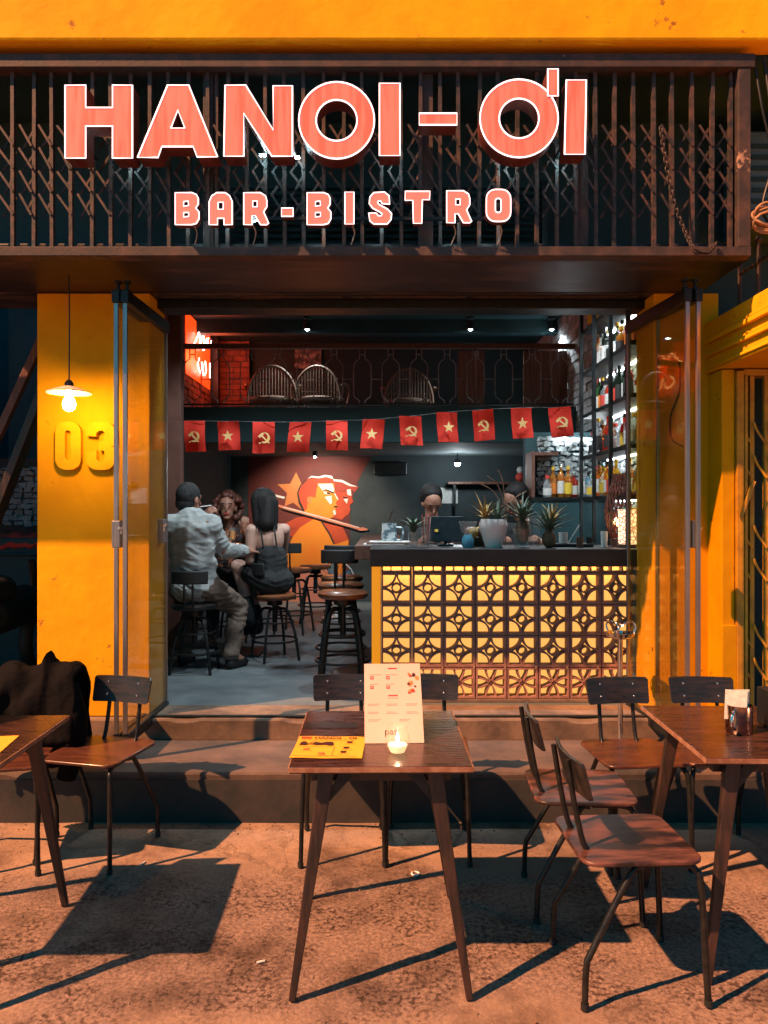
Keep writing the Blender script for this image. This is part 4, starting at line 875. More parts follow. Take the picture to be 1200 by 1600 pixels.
# ---------------------------------------------------------------- stools, high table, fan
def stool(loc, h, label, back=None, rz=0, seatm=LEATH, group='bar stools'):
    t = thing('bar_stool', label, 'stool', loc, rz, group)
    s_ = MB().lathe([(0.05, h - 0.045), (0.15, h - 0.045), (0.165, h - 0.03), (0.165, h - 0.012), (0.15, h), (0.05, h + 0.004)], n=24).build('seat', seatm, t, 50)
    MB().lathe([(0.02, h - 0.30), (0.02, h - 0.10), (0.06, h - 0.09), (0.06, h - 0.046)], n=12).build('screw_post', TUBE, t, 40)
    for k in range(4):
        a = math.pi / 4 + k * math.pi / 2; c, s = math.cos(a), math.sin(a)
        MB().tube(smoothpath([(0.03 * c, 0.03 * s, h - 0.12), (0.10 * c, 0.10 * s, h - 0.125), (0.135 * c, 0.135 * s, h - 0.20), (0.17 * c, 0.17 * s, h * 0.4), (0.205 * c, 0.205 * s, 0.0)], 4), 0.0115, 7).build('leg', TUBE, t, 60)
    rr = 0.135 + 0.07 * 0.62
    MB().tube([(rr * math.cos(2 * math.pi * k / 24), rr * math.sin(2 * math.pi * k / 24), h * 0.30) for k in range(24)], 0.009, 6, closed=True).build('foot_ring', TUBE, t, 60)
    MB().tube([(0.145 * math.cos(2 * math.pi * k / 24), 0.145 * math.sin(2 * math.pi * k / 24), h * 0.58) for k in range(24)], 0.007, 6, closed=True).build('ring', TUBE, t, 60)
    if back:
        bk = MB(); n_ = 8
        vs = []
        for lay in (0, 0.022):
            for zz in (h + 0.15, h + 0.245):
                vs += [((0.175 + lay) * math.sin(q) * 1.0, -(0.175 + lay) * math.cos(q), zz) for q in [(-0.75 + 1.5 * k / n_) for k in range(n_ + 1)]]
        m_ = n_ + 1; fs = []
        for k in range(n_):
            fs += [(k, m_ + k, m_ + k + 1, k + 1), (2 * m_ + k, 2 * m_ + k + 1, 3 * m_ + k + 1, 3 * m_ + k), (m_ + k, 3 * m_ + k, 3 * m_ + k + 1, m_ + k + 1), (k, k + 1, 2 * m_ + k + 1, 2 * m_ + k)]
        fs += [(0, 2 * m_, 3 * m_, m_), (n_, m_ + n_, 3 * m_ + n_, 2 * m_ + n_)]
        bk.add(vs, fs); bk.build('backrest', BLACKR, t, 50, bevel=0.008)
        for sx in (-0.03, 0.03): MB().tube(smoothpath([(sx, -0.10, h - 0.03), (sx, -0.175, h + 0.0), (sx, -0.186, h + 0.2)], 4), 0.008, 6).build('back_stem', TUBE, t, 60)
    return t
stool((-0.27, 5.05, FZ), 0.645, 'tall round-seat stool nearest the camera at the bar end')
stool((-0.31, 5.50, FZ), 0.655, 'backed bar stool just behind the front stool at the bar end', back=True)
stool((-0.33, 6.05, FZ), 0.66, 'backed bar stool third back along the bar side', back=True)
stool((-1.38, 5.60, FZ), 0.50, 'low-backed stool under the man in the pale shirt', back=True, seatm=PLYB)
stool((-0.86, 6.05, FZ), 0.52, 'stool under the woman in the black top', rz=R(-60), back=True)
stool((-0.86, 7.35, FZ), 0.62, 'backed stool in front of the mural', rz=R(-15), back=True)
stool((-0.72, 8.05, FZ), 0.60, 'backless stool standing behind the others near the mural')
stool((-1.36, 6.92, FZ), 0.50, 'stool under the curly-haired woman', back=None, seatm=PLYB)
tb = thing('high_table', 'dark square high table between the three seated guests', 'table', (-1.20, 6.32, FZ))
MB().box(-0.26, 0.26, -0.26, 0.26, 0.80, 0.83).build('table_top', PLYB, tb, bevel=0.004); MB().tube([(0, 0, 0.02), (0, 0, 0.80)], 0.03, 10).build('pedestal', TUBE, tb, 40)
MB().box(-0.2, 0.2, -0.2, 0.2, 0.0, 0.02).build('base_plate', TUBE, tb, bevel=0.003)
TZ = FZ + 0.831
def tumbler(loc, r, h, label, fill=None, name='drinking_glass', cat='glass', group=None):
    t = thing(name, label, cat, loc, 0, group)
    MB().lathe([(r * 0.85, 0), (r, h), (r * 0.95, h), (r * 0.8, 0.008)], n=16, caps=True).build('glass_wall', CUPG, t, 40)
    if fill: MB().lathe([(r * 0.8, 0.006), (r * 0.9, h * 0.75)], n=16).build('drink', fill, t, 40)
    return t
BEER = pm('amber_beer', (0.80, 0.33, 0.05), rough=0.2); 
tumbler((-1.26, 6.20, TZ), 0.035, 0.12, 'beer glass on the high table in front of the curly-haired woman', BEER)
tumbler((-1.10, 6.30, TZ), 0.032, 0.10, 'small clear glass on the high table beside the beer', None)
def tealight(loc, label, s=1.0):
    t = thing('candle_holder', label, 'candle', loc)
    MB().lathe([(0.024 * s, 0), (0.036 * s, 0.018 * s), (0.038 * s, 0.04 * s), (0.030 * s, 0.078 * s), (0.027 * s, 0.082 * s)], n=22, caps=False).build('glass_bowl', CUPW, t, 50)
    MB().lathe([(0.022 * s, 0.004), (0.030 * s, 0.022 * s), (0.030 * s, 0.026 * s)], n=16).build('wax', WAX, t, 40)
    MB().lathe([(0.002, 0.027 * s), (0.0055 * s, 0.036 * s), (0.005 * s, 0.046 * s), (0.001, 0.062 * s)], n=8).build('flame', FLAME, t, 60)
    return t
tealight((-1.17, 6.14, TZ), 'lit tealight on the high table among the guests', 1.0)
pp = tag(MB().box(-0.15, 0.15, -0.09, 0.09, 0, 0.012).build('plate_of_food', LB['orange'], loc=(-1.17, 6.42, TZ)), 'orange tray on the high table', 'tray')
fan = thing('floor_fan', 'white round floor fan near the foot of the mural', 'fan', (-0.52, 8.3, FZ))
MB().lathe([(0.15, 0), (0.15, 0.015), (0.03, 0.035), (0.025, 0.05), (0.015, 0.06), (0.015, 0.26)], n=24).build('base', CERW, fan, 40)
MB().tube([(0.20 * math.cos(2 * math.pi * k / 32), -0.05, 0.42 + 0.20 * math.sin(2 * math.pi * k / 32)) for k in range(32)], 0.008, 6, closed=True).build('cage_rim', CERW, fan, 60)
cg = MB()
for k in range(28):
    a = 2 * math.pi * k / 28; cg.tube([(0.04 * math.cos(a), -0.10, 0.42 + 0.04 * math.sin(a)), (0.14 * math.cos(a), -0.09, 0.42 + 0.14 * math.sin(a)), (0.20 * math.cos(a), -0.05, 0.42 + 0.20 * math.sin(a))], 0.0025, 4)
cg.build('cage_wires', CHROME, fan)
MB().sphere((0, 0.03, 0.42), (0.05, 0.08, 0.05), 14, 8).build('motor', CERW, fan, 60)
for k in range(4):
    a = k * math.pi / 2 + 0.4; MB().obox((0.10 * math.cos(a), -0.05, 0.42 + 0.10 * math.sin(a)), (0.15, 0.006, 0.09), (0.3, -a, 0)).build('blade', BG['blue'], fan)

# ---------------------------------------------------------------- things on the bar counter
CT = 1.3075
def leaf(mb, base, az, el, L, w, curl=0.6):
    d = Vector((math.cos(az), math.sin(az), 0)); pts = []; side = Vector((-math.sin(az), math.cos(az), 0)); n = 5; p = Vector(base); e = el
    rows = []
    for k in range(n + 1):
        t = k / n; ww = w * (1 - t) ** 0.8 * (0.75 + 0.5 * min(1, t * 4) * (1 - t))
        up = Vector((0, 0, 1)) * 0.25 * ww
        rows.append((p - side * ww / 2 + up, p.copy(), p + side * ww / 2 + up))
        p = p + (d * math.cos(e) + Vector((0, 0, 1)) * math.sin(e)) * L / n; e -= curl / n
    vs = [v for r_ in rows for v in r_]; fs = []
    for k in range(n):
        a = 3 * k; fs += [(a, a + 1, a + 4, a + 3), (a + 1, a + 2, a + 5, a + 4)]
    mb.add(vs, fs)
def pineapple_top(t, base, n, L, m, seed, parent_name='leaf', w=0.022):
    rn = random.Random(seed)
    for k in range(n):
        mb = MB(); el = R(20 + 65 * (k / n)); leaf(mb, (0, 0, 0), k * 2.4 + rn.uniform(-0.2, 0.2), el, L * rn.uniform(0.7, 1.1), w, rn.uniform(0.3, 1.0))
        o = mb.build(parent_name, m, t, 60); o.location = base
def cpos(px_, d): return ((px_ - 600) * d / 1200, d, CT)
pot = thing('ceramic_pot', 'white ceramic pot with a leafy crown on the bar', 'pot', cpos(771, 4.86))
MB().lathe([(0.052, 0), (0.062, 0.03), (0.086, 0.11), (0.092, 0.145), (0.080, 0.178), (0.074, 0.174), (0.084, 0.14)], n=28, caps=True).build('pot_body', CERW, pot, 60)
pineapple_top(pot, (0.025, 0.0, 0.155), 26, 0.16, LEAF, 5); pineapple_top(pot, (-0.05, 0.02, 0.18), 18, 0.19, LEAFY, 6, 'dry_leaf')
v1 = thing('pineapple_in_glass', 'leafy pineapple set in a clear glass jar, middle of the bar', 'pineapple', cpos(816, 4.84))
MB().lathe([(0.05, 0), (0.062, 0.12), (0.058, 0.12), (0.046, 0.01)], n=18).build('glass_jar', CUPG, v1, 40); MB().sphere((0, 0, 0.10), (0.045, 0.045, 0.085), 12, 8).build('fruit', PINE, v1, 60)
pineapple_top(v1, (0, 0, 0.17), 34, 0.21, LEAF, 7)
v2 = thing('pineapple', 'whole pineapple with yellowing leaf tips on the bar near the lamp', 'pineapple', cpos(858, 4.82))
MB().sphere((0, 0, 0.055), (0.045, 0.045, 0.06), 12, 8).build('fruit', PINE, v2, 60); pineapple_top(v2, (0, 0, 0.10), 34, 0.23, LEAF, 8); pineapple_top(v2, (0.02, 0, 0.16), 12, 0.19, LEAFY, 9, 'dry_leaf')
JUG = thing('water_jug', 'pale glass water jug between the pineapples', 'jug', cpos(834, 4.98))
MB().lathe([(0.035, 0), (0.045, 0.02), (0.042, 0.16), (0.05, 0.20), (0.046, 0.20), (0.038, 0.15)], n=18).build('jug_body', CUPG, JUG, 50)
MB().tube(smoothpath([(0.043, 0, 0.17), (0.085, 0, 0.15), (0.08, 0, 0.07), (0.043, 0, 0.05)], 5), 0.006, 6).build('handle', CUPG, JUG, 60)
bj = thing('blue_jar', 'small blue glass jar with a fluted glass above it on the bar', 'jar', cpos(731, 4.84))
MB().lathe([(0.03, 0), (0.038, 0.012), (0.038, 0.055), (0.028, 0.07), (0.026, 0.078)], n=18).build('jar_body', pm('blue_jar_glass', (0.10, 0.36, 0.50), rough=0.15, coat=0.5), bj, 50)
MB().lathe([(0.022, 0.078), (0.05, 0.11), (0.055, 0.165), (0.048, 0.165), (0.045, 0.115)], n=18).build('fluted_bowl', CUPG, bj, 50)
fl = thing('fruit_bowl', 'bowl of dark fruit behind the white pot', 'bowl', cpos(745, 5.05))
MB().lathe([(0.05, 0), (0.10, 0.06), (0.095, 0.06), (0.045, 0.01)], n=18).build('bowl', PINE, fl, 50)
for k in range(6): MB().sphere((0.05 * math.cos(k * 1.05), 0.05 * math.sin(k * 1.05), 0.09), 0.036, 10, 7).build('fruit', (LEATH, LEAFY, RUST)[k % 3], fl, 60)
twig = thing('dry_twigs', 'thin bare twigs arching up from behind the white pot', 'twigs', cpos(790, 5.05))
for k, (dx, h) in enumerate(((-0.20, 0.42), (-0.12, 0.46), (-0.05, 0.50), (0.14, 0.36))):
    MB().tube(smoothpath([(0, 0, 0), (dx * 0.05, 0, h * 0.5), (dx * 0.4, 0, h * 0.85), (dx, 0, h)], 5), 0.003, 5).build('twig', EDGE, twig)
gp = thing('herb_glass', 'clear glass of green herbs on the bar beside the straws', 'herb glass', cpos(646, 4.84))
MB().lathe([(0.03, 0), (0.034, 0.10), (0.031, 0.10), (0.027, 0.008)], n=16).build('glass', CUPG, gp, 40)
for k in range(16):
    mb = MB(); leaf(mb, (0, 0, 0), k * 2.4, R(50 + 2 * k), 0.14, 0.04, 1.2); mb.build('leaf', LEAF, gp, 60).location = (0, 0, 0.09)
sj = thing('straw_jar', 'clear glass jar of pale straws on the bar', 'straw jar', cpos(666, 4.86))
MB().lathe([(0.028, 0), (0.031, 0.11), (0.028, 0.11), (0.025, 0.008)], n=16).build('glass', CUPG, sj, 40)
for k in range(9):
    a = k * 0.7; MB().tube([(0.012 * math.cos(a), 0.012 * math.sin(a), 0.01), (0.028 * math.cos(a), 0.028 * math.sin(a), 0.19 + 0.01 * (k % 3))], 0.003, 6).build('straw', (LB['white'], PAPERW, LB['red'])[k % 3], sj)
CUPB = pm('blue_print_ceramic', (0.10, 0.17, 0.21), (0.55, 0.62, 0.64), scale=16, rough=0.3, lo=0.48, hi=0.54)
mg = thing('patterned_mug', 'tall blue and white patterned mug on the side counter', 'mug', ((608 - 600) * 5.4 / 1200, 5.4, 1.301))
MB().lathe([(0.05, 0), (0.055, 0.02), (0.05, 0.15), (0.046, 0.15), (0.045, 0.02)], n=20).build('mug_body', CUPB, mg, 40); MB().tube(smoothpath([(0.05, 0, 0.12), (0.095, 0, 0.11), (0.09, 0, 0.04), (0.052, 0, 0.03)], 5), 0.008, 6).build('handle', CUPB, mg, 60)
MB().tube(smoothpath([(0, 0, 0.10), (0.01, 0, 0.2), (0.04, 0, 0.24)], 4), 0.006, 6).build('spout', CHROME, mg, 60)
for k in range(3): tag(MB().box(-0.14, 0.14, -0.10, 0.10, 0, 0.008).build('menu_stack_sheet', LB['white'] if k != 1 else COUNTB, loc=(0.0 + 0.02 * k, 5.33 + 0.01 * k, 1.3005 + 0.0085 * k)), ('bottom', 'middle', 'top')[k] + ' menu of the small pile on the side counter', 'menu', 'menus piled on the side counter')
pos = thing('till_screen', 'dark point-of-sale screen on the bar in front of the barman', 'screen', cpos(696, 5.05))
MB().obox((0, 0, 0.11), (0.24, 0.015, 0.17), (R(-15), 0, 0)).build('screen', DARKG, pos, bevel=0.004); MB().box(-0.05, 0.05, -0.05, 0.06, 0, 0.012).build('foot', DARKG, pos); MB().box(-0.01, 0.01, 0.01, 0.03, 0.012, 0.08).build('stem', DARKG, pos)
MB().obox((-0.06, -0.014, 0.10), (0.022, 0.003, 0.018), (R(-15), 0, 0)).build('sticker', LB['yellow'], pos)
for px_, d_, r_, h_, m_, lab in ((906, 4.85, 0.024, 0.065, COUNTB, 'brown clay cup on the bar beside the glowing lamp'), (944, 4.90, 0.022, 0.10, LB['white'], 'tall pale cup on the bar touching the glowing lamp'), (880, 5.0, 0.03, 0.09, LB['white'], 'white cup behind the pineapple near the lamp'), (921, 4.92, 0.022, 0.06, DARKG, 'small dark cup between the clay cup and the lamp')):
    t = thing('counter_cup', lab, 'cup', cpos(px_, d_)); MB().lathe([(r_ * 0.85, 0), (r_, h_), (r_ * 0.9, h_), (r_ * 0.75, 0.008)], n=16).build('cup_body', m_, t, 40)
t = tag(MB().obox((0, 0, 0.045), (0.006, 0.006, 0.16), (0, R(32), 0)).build('stirrer', LB['white'], loc=(1.22, 4.95, CT + 0.03)), 'pale stirrer leaning on the tray on the bar', 'stirrer')
t = tag(MB().box(-0.13, 0.13, -0.06, 0.06, 0, 0.022).build('bar_tray', BLACKR, bevel=0.004, loc=(1.20, 4.93, CT)), 'low black tray on the bar by the pineapple', 'tray')
LANT = bpy.data.materials.new('crackle_lamp_glass'); LANT.use_nodes = True
_n = LANT.node_tree.nodes; _l = LANT.node_tree.links; _b = _n['Principled BSDF']
_v = _n.new('ShaderNodeTexVoronoi'); _v.feature = 'DISTANCE_TO_EDGE'; _v.inputs['Scale'].default_value = 42; _t = _n.new('ShaderNodeTexCoord'); _l.new(_t.outputs['Object'], _v.inputs['Vector'])
_r = _n.new('ShaderNodeValToRGB'); _r.color_ramp.elements[0].color = (0.30, 0.07, 0.02, 1); _r.color_ramp.elements[1].color = (1.0, 0.70, 0.46, 1); _r.color_ramp.elements[0].position = 0.03; _r.color_ramp.elements[1].position = 0.16
_l.new(_v.outputs['Distance'], _r.inputs[0]); _l.new(_r.outputs[0], _b.inputs['Emission Color']); _l.new(_r.outputs[0], _b.inputs['Base Color']); _b.inputs['Emission Strength'].default_value = 0.9
lt = thing('crackle_lamp', 'glowing crackle-patterned drum lamp at the right end of the bar', 'lamp', cpos(983, 4.84))
MB().lathe([(0.062, 0.022), (0.066, 0.03), (0.066, 0.235), (0.062, 0.24)], n=24).build('lit_drum', LANT, lt, 50); MB().lathe([(0.072, 0), (0.072, 0.02)], n=24).build('base', COUNTB, lt, 40); MB().lathe([(0.07, 0.241), (0.07, 0.25)], n=24).build('top_ring', CHROME, lt, 40)
lt2 = thing('wicker_lantern', 'reddish wicker lantern behind the glowing drum lamp on the bar', 'lantern', cpos(966, 5.02))
WICK = pm('red_wicker', (0.22, 0.055, 0.03), (0.10, 0.03, 0.02), scale=30, rough=0.7)
wk = MB()
for k in range(18):
    for s in (1, -1):
        wk.tube([((0.035 + 0.05 * math.sin(math.pi * min(1, q / 7 + 0.1))) * math.cos(k * 0.349 + s * q * 0.22), (0.035 + 0.05 * math.sin(math.pi * min(1, q / 7 + 0.1))) * math.sin(k * 0.349 + s * q * 0.22), 0.05 + q * 0.06) for q in range(8)], 0.004, 4)
wk.build('wicker_cage', WICK, lt2); MB().lathe([(0.05, 0), (0.055, 0.05)], n=16).build('base', COUNTB, lt2, 40)
MB().sphere((0, 0, 0.16), 0.03, 12, 8).build('bulb', emit('warm_lantern_bulb', (1.0, 0.45, 0.16), 8), lt2, 60)

# ---------------------------------------------------------------- people
def blob(name, parts, m, parent, voxel=0.010, sm=4, fold=0.0):
    mb = MB()
    for p in parts:
        if p[0] == 'c': mb.capsule(p[1], p[2], p[3], p[4])
        else: mb.sphere(p[1], p[2], 16, 12, p[3] if len(p) > 3 else None)
    me = mb.mesh('tmp', m); o = bpy.data.objects.new('tmp', me); COL.objects.link(o)
    r_ = o.modifiers.new('r', 'REMESH'); r_.mode = 'VOXEL'; r_.voxel_size = voxel
    s_ = o.modifiers.new('s', 'SMOOTH'); s_.iterations = sm; s_.factor = 0.5
    dg = bpy.context.evaluated_depsgraph_get(); m2 = bpy.data.meshes.new_from_object(o.evaluated_get(dg)); m2.name = name
    bpy.data.objects.remove(o); bpy.data.meshes.remove(me)
    m2.materials.clear(); m2.materials.append(m); m2.polygons.foreach_set('use_smooth', [True] * len(m2.polygons))
    if fold:                                                 # soft cloth folds, mostly running across the body
        nn = [v.normal.copy() for v in m2.vertices]
        for v, q in zip(m2.vertices, nn):
            c = v.co; w = mnoise.noise((c.x * 3.5, c.y * 3.5, c.z * 3.5)) * 2
            f1 = 1 - abs(mnoise.noise((c.x * 5 + w, c.y * 5, c.z * 15 + w))) * 2.4; f2 = 1 - abs(mnoise.noise((c.x * 9 + c.z * 9, c.y * 8, c.z * 22 + w + 4))) * 2.4
            v.co = c + q * fold * (0.7 * max(-0.6, f1) + 0.45 * max(-0.6, f2) - 0.5)
    o = bpy.data.objects.new(name, m2); COL.objects.link(o)
    if parent: o.parent = parent
    return o
def hand(w, d, up, curl, s=1.0):                             # palm, four fingers and a thumb, from wrist w towards d
    w = Vector(w); d = Vector(d).normalized(); up = Vector(up).normalized(); sd = d.cross(up).normalized(); P = []
    k = w + d * 0.075 * s
    P.append(('c', w, 0.024 * s, w + d * 0.03 * s, 0.026 * s))
    for i, (o_, L) in enumerate(((-0.030, 0.055), (-0.010, 0.065), (0.011, 0.062), (0.030, 0.048))):
        b = k + sd * o_ * s; P.append(('c', w + d * 0.02 * s + sd * o_ * 0.6 * s, 0.015 * s, b, 0.012 * s))
        m1 = b + (d * math.cos(curl * 0.6) - up * math.sin(curl * 0.6)) * L * 0.55 * s; P.append(('c', b, 0.0105 * s, m1, 0.0095 * s))
        m2 = m1 + (d * math.cos(curl * 1.5) - up * math.sin(curl * 1.5)) * L * 0.5 * s; P.append(('c', m1, 0.0095 * s, m2, 0.008 * s))
    b = w + d * 0.022 * s - sd * 0.026 * s; q = b - sd * 0.028 * s + d * 0.026 * s - up * 0.012 * s
    P += [('c', b, 0.014 * s, q, 0.011 * s), ('c', q, 0.011 * s, q + d * 0.03 * s - up * 0.014 * s, 0.009 * s)]
    return P
def head_parts(c, f, s=1.0):                                 # skull, jaw, nose, ears; f = facing direction
    c = Vector(c); f = Vector(f).normalized(); sd = f.cross(Vector((0, 0, 1))).normalized(); u = sd.cross(f).normalized()
    rz = math.atan2(f.y, f.x) - math.pi / 2
    P = [('e', c + u * 0.02 * s, (0.074 * s, 0.092 * s, 0.092 * s), (0, 0, rz)), ('e', c + f * 0.022 * s - u * 0.055 * s, (0.055 * s, 0.062 * s, 0.062 * s), (0, 0, rz)),
         ('c', c + f * 0.088 * s + u * 0.005 * s, 0.009 * s, c + f * 0.108 * s - u * 0.028 * s, 0.013 * s), ('e', c + f * 0.076 * s - u * 0.063 * s, (0.026 * s, 0.018 * s, 0.015 * s), (0, 0, rz)),
         ('e', c + f * 0.062 * s - u * 0.098 * s, (0.028 * s, 0.022 * s, 0.018 * s), (0, 0, rz)), ('e', c + f * 0.078 * s + u * 0.028 * s, (0.05 * s, 0.014 * s, 0.012 * s), (0, 0, rz))]
    for k in (-1, 1): P.append(('e', c + sd * k * 0.076 * s - u * 0.01 * s, (0.012 * s, 0.02 * s, 0.032 * s), (0, 0, rz)))
    return P
def face_bits(root, c, f, s=1.0, open_mouth=False):
    c = Vector(c); f = Vector(f).normalized(); sd = f.cross(Vector((0, 0, 1))).normalized(); u = sd.cross(f).normalized(); rz = math.atan2(f.y, f.x) - math.pi / 2
    for k in (-1, 1):
        MB().sphere(c + f * 0.083 * s + sd * k * 0.031 * s + u * 0.006 * s, (0.010 * s, 0.006 * s, 0.0045 * s), 10, 6, (0, 0, rz)).build('eye', INK, root, 60)
        MB().sphere(c + f * 0.086 * s + sd * k * 0.033 * s + u * 0.030 * s, (0.019 * s, 0.008 * s, 0.004 * s), 10, 6, (0, 0, rz)).build('eyebrow', HAIRB, root, 60)
    MB().sphere(c + f * 0.090 * s - u * 0.063 * s, (0.021 * s, 0.007 * s, (0.011 if open_mouth else 0.005) * s), 10, 6, (0, 0, rz)).build('mouth', INKR, root, 60)
def V(*a): return Vector(a)
def person(label, loc):
    return thing('person', label, 'person', loc)
def place(objs, root):
    for o in objs: o.parent = root; o.location = -Vector(root.location)

# --- man in the pale shirt, his back to the street
root = person('man in pale shirt on a stool, seen from behind, smoking', (-1.38, 5.6, FZ)); B = []
hc = V(-1.445, 5.70, 1.622); hf = V(0.55, 0.85, -0.05)
rsh, rel, rwr = V(-1.275, 5.64, 1.43), V(-1.20, 5.74, 1.24), V(-1.06, 5.93, 1.225)
lsh, lel, lwr = V(-1.585, 5.62, 1.43), V(-1.60, 5.86, 1.28), V(-1.385, 5.93, 1.475)
rk, ra = V(-1.115, 5.86, 0.80), V(-1.135, 5.70, 0.46); lk, la = V(-1.48, 6.0, 0.80), V(-1.52, 5.82, 0.46)
rh, lh = V(-1.29, 5.64, 0.96), V(-1.47, 5.66, 0.96)
torso = [('e', V(-1.41, 5.63, 1.36), (0.165, 0.115, 0.19)), ('e', V(-1.39, 5.63, 1.13), (0.158, 0.13, 0.20)), ('e', V(-1.385, 5.62, 0.98), (0.165, 0.145, 0.12)), ('c', lsh, 0.075, rsh, 0.075), ('c', V(-1.42, 5.65, 1.44), 0.085, V(-1.435, 5.68, 1.52), 0.06)]
arms = [('c', rsh, 0.07, rel, 0.055), ('c', rel, 0.055, rwr, 0.038), ('c', lsh, 0.07, lel, 0.055), ('c', lel, 0.055, lwr, 0.036)]
legs = [('c', rh, 0.105, rk, 0.068), ('c', rk, 0.066, ra, 0.045), ('c', lh, 0.105, lk, 0.068), ('c', lk, 0.066, la, 0.045)]
neck = [('c', V(-1.43, 5.66, 1.47), 0.06, hc - V(0, 0.0, 0.06), 0.055)]
B.append(blob('body', torso + arms + legs + neck + head_parts(hc, hf) + hand(rwr, V(0.7, 0.5, -0.1), V(0, 0, 1), 0.7) + hand(lwr, V(0.45, -0.15, 0.6), V(-0.4, -0.6, 0.3), 0.9) + [('c', ra, 0.045, ra + V(0.06, 0.10, -0.055), 0.035), ('c', la, 0.045, la + V(0.02, 0.12, -0.055), 0.035)], SKIN, None, 0.007))
def inflate(P, k): return [(p[0], p[1], p[2] + k, p[3], p[4] + k) if p[0] == 'c' else (p[0], p[1], tuple(v + k for v in p[2])) + tuple(p[3:]) for p in P]
sarm = [('c', rsh, 0.076, rel, 0.062), ('c', rel, 0.062, rel + (rwr - rel) * 0.82, 0.050), ('c', lsh, 0.085, lel, 0.070), ('c', lel, 0.070, lel + (lwr - lel) * 0.8, 0.054)]
B.append(blob('shirt', inflate(torso[:4], 0.012) + sarm + [('c', V(-1.425, 5.655, 1.46), 0.088, V(-1.43, 5.665, 1.495), 0.072), ('c', V(-1.405, 5.63, 1.30), 0.130, V(-1.385, 5.625, 1.0), 0.140), ('c', V(-1.47, 5.63, 1.30), 0.108, V(-1.445, 5.63, 1.0), 0.118), ('c', V(-1.345, 5.63, 1.30), 0.108, V(-1.335, 5.63, 1.0), 0.118)], SHIRT, None, 0.007, 5, 0.011))
B.append(blob('collar', [('c', V(-1.428 + 0.062 * math.cos(q), 5.672 + 0.062 * math.sin(q), 1.522 - 0.016 * math.sin(q)), 0.015, V(-1.428 + 0.062 * math.cos(q + 0.45), 5.672 + 0.062 * math.sin(q + 0.45), 1.522 - 0.016 * math.sin(q + 0.45)), 0.015) for q in [k * 0.449 for k in range(14)]], SHIRT, None, 0.006, 2))
B.append(blob('trousers', [('e', V(-1.375, 5.63, 0.965), (0.19, 0.155, 0.11))] + inflate(legs, 0.012)[0:1] + [('c', rk, 0.080, ra + V(0, 0, 0.02), 0.066)] + inflate(legs, 0.012)[2:3] + [('c', lk, 0.080, la + V(0, 0, 0.02), 0.066)], TROUS, None, 0.007, 4, 0.012))
for a_, dv in ((ra, V(0.07, 0.11, -0.062)), (la, V(0.02, 0.14, -0.062))):
    B.append(blob('shoe', [('c', a_ + V(0, -0.02, -0.05), 0.042, a_ + dv, 0.040), ('c', a_ + V(0, 0, -0.02), 0.05, a_ + V(0, 0, 0.02), 0.046)], BLACKR, None, 0.009, 2))
_u = hf.normalized()
B.append(blob('hair', [('e', hc + V(0, 0, 0.030) - _u * 0.012, (0.083, 0.099, 0.098), (0, 0, math.atan2(hf.y, hf.x) - math.pi / 2)), ('e', hc - _u * 0.045 - V(0, 0, 0.03), (0.070, 0.055, 0.07))], HAIRG, None, 0.007, 2))
place(B, root); face_bits(root, hc - Vector(root.location), hf)
cg_ = tag(MB().tube([(0, 0, 0), (0.085, 0.02, 0.012)], 0.005, 6).build('cigarette', LB['white'], loc=(-1.385, 5.775, 1.565)), 'lit white cigarette at the mouth of the man', 'cigarette')

# --- woman in the black strappy top
root = person('woman with long black hair and bare back in a black top on a stool', (-0.86, 6.05, FZ)); B = []
hc = V(-0.955, 6.06, 1.592); hf = V(-0.75, 0.62, -0.1)
rsh, rel, rwr = V(-0.795, 6.12, 1.385), V(-0.83, 6.30, 1.20), V(-1.02, 6.34, 1.215)
lsh, lel, lwr = V(-1.03, 5.99, 1.385), V(-1.045, 5.99, 1.155), V(-0.98, 6.14, 1.10)
lk, la = V(-1.155, 6.08, 1.095), V(-1.05, 6.06, 0.70); rk, ra = V(-1.09, 6.22, 1.00), V(-1.02, 6.18, 0.62)
lh, rh = V(-0.90, 5.98, 0.985), V(-0.85, 6.12, 0.985)
torso = [('e', V(-0.91, 6.05, 1.32), (0.125, 0.105, 0.15)), ('e', V(-0.885, 6.05, 1.13), (0.115, 0.105, 0.16)), ('e', V(-0.87, 6.05, 0.985), (0.15, 0.135, 0.11)), ('c', lsh, 0.05, rsh, 0.05), ('c', V(-0.92, 6.05, 1.38), 0.06, V(-0.935, 6.055, 1.46), 0.045)]
legs = [('c', lh, 0.092, lk, 0.060), ('c', lk, 0.056, la, 0.038), ('c', rh, 0.092, rk, 0.060), ('c', rk, 0.056, ra, 0.038)]
B.append(blob('body', torso + [('c', lsh, 0.05, lel, 0.040), ('c', lel, 0.040, lwr, 0.028), ('c', rsh, 0.05, rel, 0.040), ('c', rel, 0.040, rwr, 0.028)] + legs + [('c', V(-0.935, 6.055, 1.44), 0.046, hc - V(0, 0, 0.06), 0.044)] + head_parts(hc, hf, 0.95) + hand(lwr, V(0.1, 0.5, 0.2), V(0, 0, 1), 0.5, 0.9) + hand(rwr, V(-0.9, 0.1, 0.05), V(0, 0, 1), 0.6, 0.9) + [('c', la, 0.036, la + V(-0.10, 0.03, -0.05), 0.03), ('c', ra, 0.036, ra + V(-0.10, 0.04, -0.05), 0.03)], SKINP, None, 0.007))
B.append(blob('dress', inflate(torso[1:3], 0.014) + [('c', V(-0.888, 6.05, 1.0), 0.128, V(-0.902, 6.05, 1.19), 0.122), ('c', lh, 0.106, lh + (lk - lh) * 0.55, 0.088), ('c', rh, 0.106, rh + (rk - rh) * 0.55, 0.088)], BLKC, None, 0.007, 4, 0.007))
